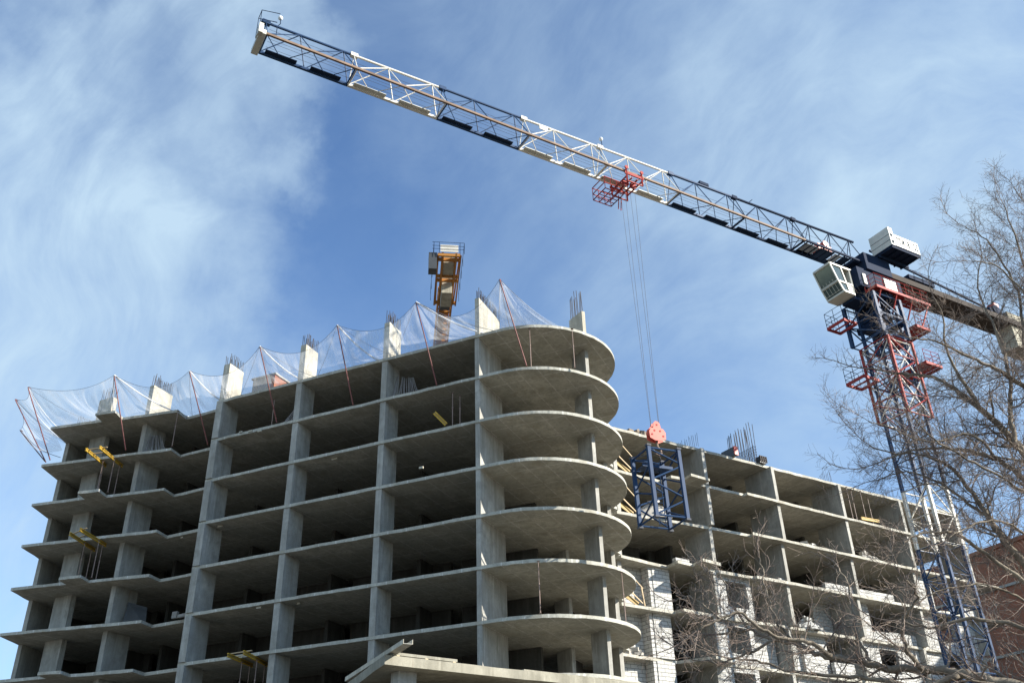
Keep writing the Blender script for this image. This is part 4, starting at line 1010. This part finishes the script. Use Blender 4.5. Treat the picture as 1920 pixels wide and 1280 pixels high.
# ------------------------------------------------------------------ bare trees
class Tree:
    def __init__(s, seed, detail=1.0): s.q = random.Random(seed); s.limb = MB(); s.tw = MB(); s.detail = detail; s.n = 0
    def rdir(s):
        while True:
            v = Vector((s.q.uniform(-1, 1), s.q.uniform(-1, 1), s.q.uniform(-1, 1)))
            if .05 < v.length < 1: return v.normalized()
    def limbs(s, pts, r0, r1, lv1, spacing, l1, start=.1, bias=Vector((0, 0, 0))):
        # smooth the way-points (Catmull-Rom)
        P = [pts[0]] + list(pts) + [pts[-1]]; out = []
        for i in range(1, len(P) - 2):
            for k in range(5):
                t = k / 5; a, b, c, d = P[i - 1], P[i], P[i + 1], P[i + 2]
                out.append(.5 * ((2 * b) + (c - a) * t + (2 * a - 5 * b + 4 * c - d) * t * t + (3 * b - a - 3 * c + d) * t ** 3))
        out.append(pts[-1]); n = len(out)
        out = [p + s.rdir() * .03 for p in out]
        rad = [r0 + (r1 - r0) * (i / (n - 1)) ** .8 for i in range(n)]
        s.limb.tube(out, rad, 8)
        L = sum((out[i + 1] - out[i]).length for i in range(n - 1)); acc = 0; nxt = L * start
        for i in range(n - 1):
            seg = (out[i + 1] - out[i]); sl = seg.length
            while acc + sl > nxt:
                f = (nxt - acc) / sl; p = out[i] + seg * f; fr = nxt / L
                d = seg.normalized(); side = d.cross(s.rdir()).normalized()
                v = (d * s.q.uniform(.25, .8) + side * s.q.uniform(.6, 1.1) + bias).normalized()
                s.branch(p, v, l1 * s.q.uniform(.5, 1.15) * (1.1 - .45 * fr), max(.007, rad[i] * s.q.uniform(.2, .38)), 1)
                nxt += spacing * s.q.uniform(.55, 1.5)
            acc += sl
        s.branch(out[-1], (out[-1] - out[-3]).normalized(), l1 * 1.0, r1 * .95, 1)
    def branch(s, p, d, L, r, lv):
        q = s.q
        nseg = (0, 7, 5, 3)[lv]; sl = L / nseg; pts = [p.copy()]; d = d.copy()
        wob = (0, .2, .26, .22)[lv]; up = (0, .07, .05, .0)[lv]
        sway = s.rdir() * .16
        for i in range(nseg):
            d = (d + s.rdir() * wob + sway + Vector((0, 0, up))).normalized(); pts.append(pts[-1] + d * sl)
        r1 = (0, .006, .0038, .0027)[lv]; r = max(r, r1 * 1.15)
        rad = [r + (r1 - r) * (i / nseg) for i in range(nseg + 1)]
        (s.limb if r > .03 else s.tw).tube(pts, rad, 5 if r > .02 else (4 if lv == 1 else 3), lv < 2)
        s.n += 1
        if lv >= 3: return
        gap = (0, .14, .075)[lv] / s.detail; x = gap * (1.2 if lv == 1 else .6)
        while x < L:
            f = x / L * nseg; i = min(int(f), nseg - 1); pp = pts[i].lerp(pts[i + 1], f - i)
            dd_ = (pts[i + 1] - pts[i]).normalized(); side = dd_.cross(s.rdir()).normalized()
            v = (dd_ * q.uniform(.5, 1.) + side * q.uniform(.5, 1.)).normalized()
            ln = (0, .75, .32)[lv] * q.uniform(.5, 1.4) * (1.15 - .5 * x / L) * (L / 2.2 if lv == 1 else 1)
            if lv == 1: ln = max(ln, .3)
            s.branch(pp, v, ln, rad[i] * .6, lv + 1)
            x += gap * q.uniform(.5, 1.5)
    def finish(s, base, label):
        t = thing('bare_tree', base, label, 'tree')
        s.limb.build('trunk', M['bark'], t, smooth=True); s.tw.build('crown', M['twig'], t, smooth=False)
        return t
def wp(lst, Y0, Y1):
    n = len(lst); return [aty(x, y, Y0 + (Y1 - Y0) * i / max(1, n - 1)) for i, (x, y) in enumerate(lst)]
# tree A: tall tree whose trunk stands just outside the right picture edge
A = Tree(5, 1.0)
tb = [Vector((17.6, 25.5, 0))] + [aty(x, y, 25.3) for x, y in ((2075, 1250), (2050, 1100), (2030, 960), (2012, 800), (2005, 680), (2002, 560), (2000, 460))]
A.limb.tube(tb, [.42, .36, .3, .24, .18, .13, .09, .04], 12)
A.limbs(wp([(2010, 940), (1920, 848), (1885, 810), (1830, 760), (1795, 732), (1750, 708), (1690, 700), (1625, 690)], 25, 27), 0.139, 0.024, 1, 0.206, 2.0, .12)
A.limbs(wp([(1858, 786), (1822, 742), (1795, 697), (1775, 655), (1768, 600), (1755, 560)], 25.3, 24), 0.070, 0.016, 1, 0.176, 1.7, .1)
A.limbs(wp([(1905, 835), (1895, 780), (1893, 715), (1880, 645), (1850, 585), (1835, 540), (1838, 490)], 25, 26.5), 0.082, 0.018, 1, 0.176, 1.9, .1)
A.limbs(wp([(2000, 790), (1920, 725), (1885, 702), (1847, 682), (1805, 664), (1750, 640), (1700, 632)], 25.3, 24), 0.090, 0.018, 1, 0.186, 1.9, .12)
A.limbs(wp([(2000, 960), (1920, 897), (1872, 862), (1825, 847), (1785, 842), (1737, 840), (1680, 850), (1630, 835)], 25, 26.5), 0.098, 0.018, 1, 0.186, 2.0, .12)
A.limbs(wp([(1866, 858), (1835, 822), (1805, 814), (1775, 824), (1720, 824), (1670, 800), (1630, 790)], 25.2, 24.5), 0.045, 0.013, 1, 0.166, 1.7, .12)
A.limbs(wp([(1990, 970), (1920, 922), (1872, 892), (1800, 852), (1740, 815), (1700, 760)], 25, 23.8), 0.057, 0.013, 1, 0.186, 1.8, .12)
A.limbs(wp([(1985, 1140), (1920, 1055), (1879, 1008), (1851, 964), (1827, 930), (1797, 891), (1757, 862), (1700, 850), (1640, 870)], 25, 26), 0.131, 0.018, 1, 0.186, 2.0, .12)
A.limbs(wp([(1856, 968), (1823, 950), (1778, 915), (1730, 890), (1690, 885), (1640, 900)], 25.3, 26.5), 0.057, 0.013, 1, 0.176, 1.8, .1)
A.limbs(wp([(1990, 1150), (1920, 1090), (1837, 1031), (1800, 1003), (1770, 997), (1735, 998), (1711, 1006), (1690, 1025), (1677, 1050)], 25, 23.8), 0.070, 0.014, 1, 0.206, 1.6, .15)
A.limbs(wp([(1930, 760), (1925, 690), (1920, 640), (1912, 560), (1885, 500), (1850, 450), (1810, 425)], 25.4, 26), 0.074, 0.014, 1, 0.176, 1.8, .1)
A.limbs(wp([(1990, 640), (1945, 560), (1915, 480), (1895, 420), (1880, 380)], 25.5, 26), 0.066, 0.014, 1, 0.176, 1.8, .1)
A.limbs(wp([(1985, 620), (1930, 560), (1870, 500), (1825, 490)], 25.4, 24.5), 0.049, 0.013, 1, 0.176, 1.7, .1)
A.limbs(wp([(1995, 560), (1960, 470), (1935, 400), (1900, 350)], 25.4, 26.5), 0.049, 0.013, 1, 0.186, 1.6, .1)
A.limbs(wp([(1990, 1060), (1920, 1000), (1870, 975), (1820, 985), (1775, 1010)], 25, 23.5), 0.049, 0.013, 1, 0.196, 1.6, .12)
A.limbs(wp([(1995, 1180), (1930, 1130), (1880, 1105), (1840, 1095), (1790, 1100), (1740, 1115)], 25, 24), 0.049, 0.013, 1, 0.176, 1.6, .12)
A.finish(tb[0], 'tall bare tree with grey twigs covering the crane mast at the right edge')
# tree B: nearer tree, low limbs across the bottom right
B = Tree(9, 1.0)
tb = [Vector((12.6, 16.4, 0)), Vector((12.4, 16.3, 3)), Vector((12.0, 16.2, 6)), Vector((11.6, 16.2, 9)), Vector((11.4, 16.4, 12))]
B.limb.tube(tb, [.34, .3, .26, .2, .1], 12)
B.limbs(wp([(2080, 1360), (1960, 1300), (1860, 1275), (1795, 1262), (1753, 1254), (1669, 1252), (1600, 1236), (1537, 1226), (1500, 1209), (1440, 1195), (1400, 1180), (1350, 1190)], 16.3, 18.5), .125, .02, 1, 0.168, 1.15, .15)
B.limbs(wp([(1560, 1232), (1520, 1205), (1480, 1200), (1430, 1180), (1390, 1150), (1350, 1160), (1310, 1180)], 17.2, 16.6), .05, .014, 1, 0.119, 1.0, .1)
B.limbs(wp([(1500, 1208), (1460, 1170), (1440, 1120), (1430, 1075), (1424, 1035)], 18, 18.5), .03, .012, 1, 0.154, .7, .2)
B.limbs(wp([(1640, 1247), (1610, 1200), (1600, 1150), (1590, 1100), (1570, 1060)], 17.4, 18), .035, .012, 1, 0.154, .9, .15)
B.limbs(wp([(1730, 1252), (1700, 1215), (1695, 1160), (1720, 1120), (1700, 1085)], 17, 16), .05, .014, 1, 0.140, 1.0, .1)
B.limbs(wp([(2060, 1250), (1950, 1190), (1880, 1165), (1810, 1160), (1740, 1175), (1690, 1165)], 16.4, 17.2), .06, .014, 1, 0.154, 1.05, .12)
B.limbs(wp([(1800, 1266), (1740, 1285), (1650, 1275), (1580, 1265), (1500, 1262), (1430, 1240), (1370, 1235)], 16.8, 17.6), .06, .014, 1, 0.140, 1.0, .1)
B.limbs(wp([(1450, 1200), (1400, 1225), (1350, 1240), (1300, 1235), (1265, 1215)], 18, 18.6), .03, .012, 1, 0.112, .9, .05)
B.limbs(wp([(1400, 1178), (1370, 1120), (1355, 1085), (1330, 1075)], 18.2, 18.6), .025, .011, 1, 0.126, .8, .1)
B.limbs(wp([(1385, 1186), (1340, 1150), (1300, 1120), (1270, 1125)], 18.3, 18.8), .025, .011, 1, 0.126, .8, .1)
B.finish(tb[0], 'nearer bare tree with low crooked limbs across the bottom right corner')

# ------------------------------------------------------------------ camera
cam = bpy.data.cameras.new('camera'); co = bpy.data.objects.new('camera', cam); COL.objects.link(co)
cam.sensor_width = 36; cam.lens = F_PX / 1920 * 36; cam.clip_start = .1; cam.clip_end = 5000
right = (ray(961, 640) - ray(960, 640)).normalized(); up = -(ray(960, 641) - ray(960, 640)).normalized(); fwd = ray(960, 640).normalized()
Mx = Matrix(((right.x, up.x, -fwd.x), (right.y, up.y, -fwd.y), (right.z, up.z, -fwd.z))).to_4x4()
Mx.translation = Vector((0, 0, CZ)); co.matrix_world = Mx
scene.camera = co

# ------------------------------------------------------------------ light
EL = math.radians(26.0); AZ = Vector((.968, -.25, 0)).normalized()
sd = Vector((AZ.x * math.cos(EL), AZ.y * math.cos(EL), math.sin(EL)))
sun = bpy.data.lights.new('sun', 'SUN'); sun.energy = 5.0; sun.angle = math.radians(.53); sun.color = (1, .93, .82)
so = bpy.data.objects.new('sun', sun); COL.objects.link(so); so.rotation_euler = (-sd).to_track_quat('-Z', 'Y').to_euler(); so.location = (60, -20, 60)

w = bpy.data.worlds.new('World'); scene.world = w; w.use_nodes = True
nt = w.node_tree; nt.nodes.clear()
class WN(NT):
    def __init__(s, tree): s.t = tree
wn = WN(nt)
out = nt.nodes.new('ShaderNodeOutputWorld'); bg = nt.nodes.new('ShaderNodeBackground'); bg.inputs['Strength'].default_value = .11
sky = nt.nodes.new('ShaderNodeTexSky'); sky.sky_type = 'NISHITA'; sky.sun_disc = False; sky.sun_elevation = EL
sky.sun_rotation = math.atan2(AZ.x, AZ.y); sky.air_density = 1.0; sky.dust_density = 0; sky.ozone_density = 5.4; sky.altitude = 0
tc = nt.nodes.new('ShaderNodeTexCoord'); dirv = tc.outputs['Generated']
# ragged bank outlines: the direction is warped before it is compared with each bank's centre
def warp_dir(v, scale, amt, det):
    n_ = wn.n('ShaderNodeTexNoise'); n_.inputs['Scale'].default_value = scale; n_.inputs['Detail'].default_value = det; n_.inputs['Roughness'].default_value = .6
    nt.links.new(dirv, n_.inputs['Vector'])
    a_ = wn.n('ShaderNodeVectorMath', _operation='SUBTRACT'); nt.links.new(n_.outputs['Color'], a_.inputs[0]); a_.inputs[1].default_value = (.5, .5, .5)
    b_ = wn.n('ShaderNodeVectorMath', _operation='MULTIPLY_ADD'); nt.links.new(a_.outputs[0], b_.inputs[0]); b_.inputs[1].default_value = (amt,) * 3; nt.links.new(v, b_.inputs[2])
    return b_.outputs[0]
bdir = warp_dir(warp_dir(dirv, 3.0, .42, 3), 10., .2, 6)
bn = wn.n('ShaderNodeVectorMath', _operation='NORMALIZE'); nt.links.new(bdir, bn.inputs[0]); bdir = bn.outputs[0]
# thin high cloud: fibrous noise weighted by broad banks placed around the sky
def dirof(x, y): return ray(x, y).normalized()
def bank(x, y, r_in, r_out, wgt):
    d = wn.n('ShaderNodeVectorMath', _operation='DOT_PRODUCT'); nt.links.new(bdir, d.inputs[0]); d.inputs[1].default_value = tuple(dirof(x, y))
    mr = wn.n('ShaderNodeMapRange'); mr.interpolation_type = 'SMOOTHSTEP'
    nt.links.new(d.outputs['Value'], mr.inputs[0]); mr.inputs[1].default_value = math.cos(math.radians(r_out)); mr.inputs[2].default_value = math.cos(math.radians(r_in))
    mr.inputs[3].default_value = 0; mr.inputs[4].default_value = wgt
    return mr.outputs[0]
banks = [bank(-200, 900, 8, 27, .58), bank(110, 480, 1, 13, .24), bank(330, 430, 0, 8, .18), bank(300, 250, 0, 8, .1), bank(350, 60, 0, 6, .22), bank(440, 130, 0, 6, .36), bank(540, 185, 0, 5, .24), bank(200, 60, 0, 9, .08), bank(-20, 250, 1, 11, .16), bank(1150, 30, 2, 14, .18), bank(1500, 100, 3, 20, .16), bank(1900, 650, 8, 26, .34), bank(2000, 200, 6, 22, .32), bank(1250, 650, 3, 18, .13), bank(780, 90, 1, 11, .16), bank(1020, 370, 1, 10, .05), bank(600, 700, 1, 9, .08)]
def fill_bank(az, el, r_in, r_out, wgt):
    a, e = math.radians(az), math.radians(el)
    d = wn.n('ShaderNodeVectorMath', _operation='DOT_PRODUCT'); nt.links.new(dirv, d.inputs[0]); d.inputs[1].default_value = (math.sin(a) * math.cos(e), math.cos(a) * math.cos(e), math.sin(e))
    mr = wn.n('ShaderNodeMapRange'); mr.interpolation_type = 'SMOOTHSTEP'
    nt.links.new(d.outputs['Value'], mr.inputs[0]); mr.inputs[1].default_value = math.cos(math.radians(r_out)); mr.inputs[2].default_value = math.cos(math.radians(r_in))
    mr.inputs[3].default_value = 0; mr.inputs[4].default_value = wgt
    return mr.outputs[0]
banks += [fill_bank(195, 30, 15, 60, .75), fill_bank(250, 25, 10, 45, .5)]  # unseen cloud behind the camera, added to brighten the shaded facade
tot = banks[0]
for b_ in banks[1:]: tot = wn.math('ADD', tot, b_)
mp = wn.n('ShaderNodeMapping'); mp.inputs['Rotation'].default_value = (.3, .5, .6); nt.links.new(dirv, mp.inputs[0])
warp = wn.n('ShaderNodeTexNoise'); warp.inputs['Scale'].default_value = 2.2; warp.inputs['Detail'].default_value = 3; nt.links.new(mp.outputs[0], warp.inputs['Vector'])
va = wn.n('ShaderNodeVectorMath', _operation='MULTIPLY_ADD'); nt.links.new(warp.outputs['Color'], va.inputs[0]); va.inputs[1].default_value = (.35, .35, .35); nt.links.new(mp.outputs[0], va.inputs[2])
n1 = wn.noise(va.outputs[0], 4.0, 10, .58, (1., 3.0, 1.6)); n2 = wn.noise(va.outputs[0], 12., 9, .62, (1., 3.6, 1.4))
fib = wn.math('ADD', wn.math('MULTIPLY', n1, .68), wn.math('MULTIPLY', n2, .32))
fib = wn.ramp(fib, [(.3, 0.), (.7, 1.)])
cov = wn.math('MULTIPLY', tot, wn.math('ADD', .5, wn.math('MULTIPLY', fib, .7)))
cov = wn.math('ADD', cov, wn.math('MULTIPLY', fib, .04))
cov = wn.math('MINIMUM', cov, .92)
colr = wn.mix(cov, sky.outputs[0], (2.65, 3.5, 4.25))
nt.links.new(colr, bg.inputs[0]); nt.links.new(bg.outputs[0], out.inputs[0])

scene.view_settings.view_transform = 'Standard'; scene.view_settings.look = 'None'; scene.view_settings.exposure = 1.03; scene.view_settings.gamma = 1
for o in bpy.data.objects:
    if '_o' in o: del o['_o']
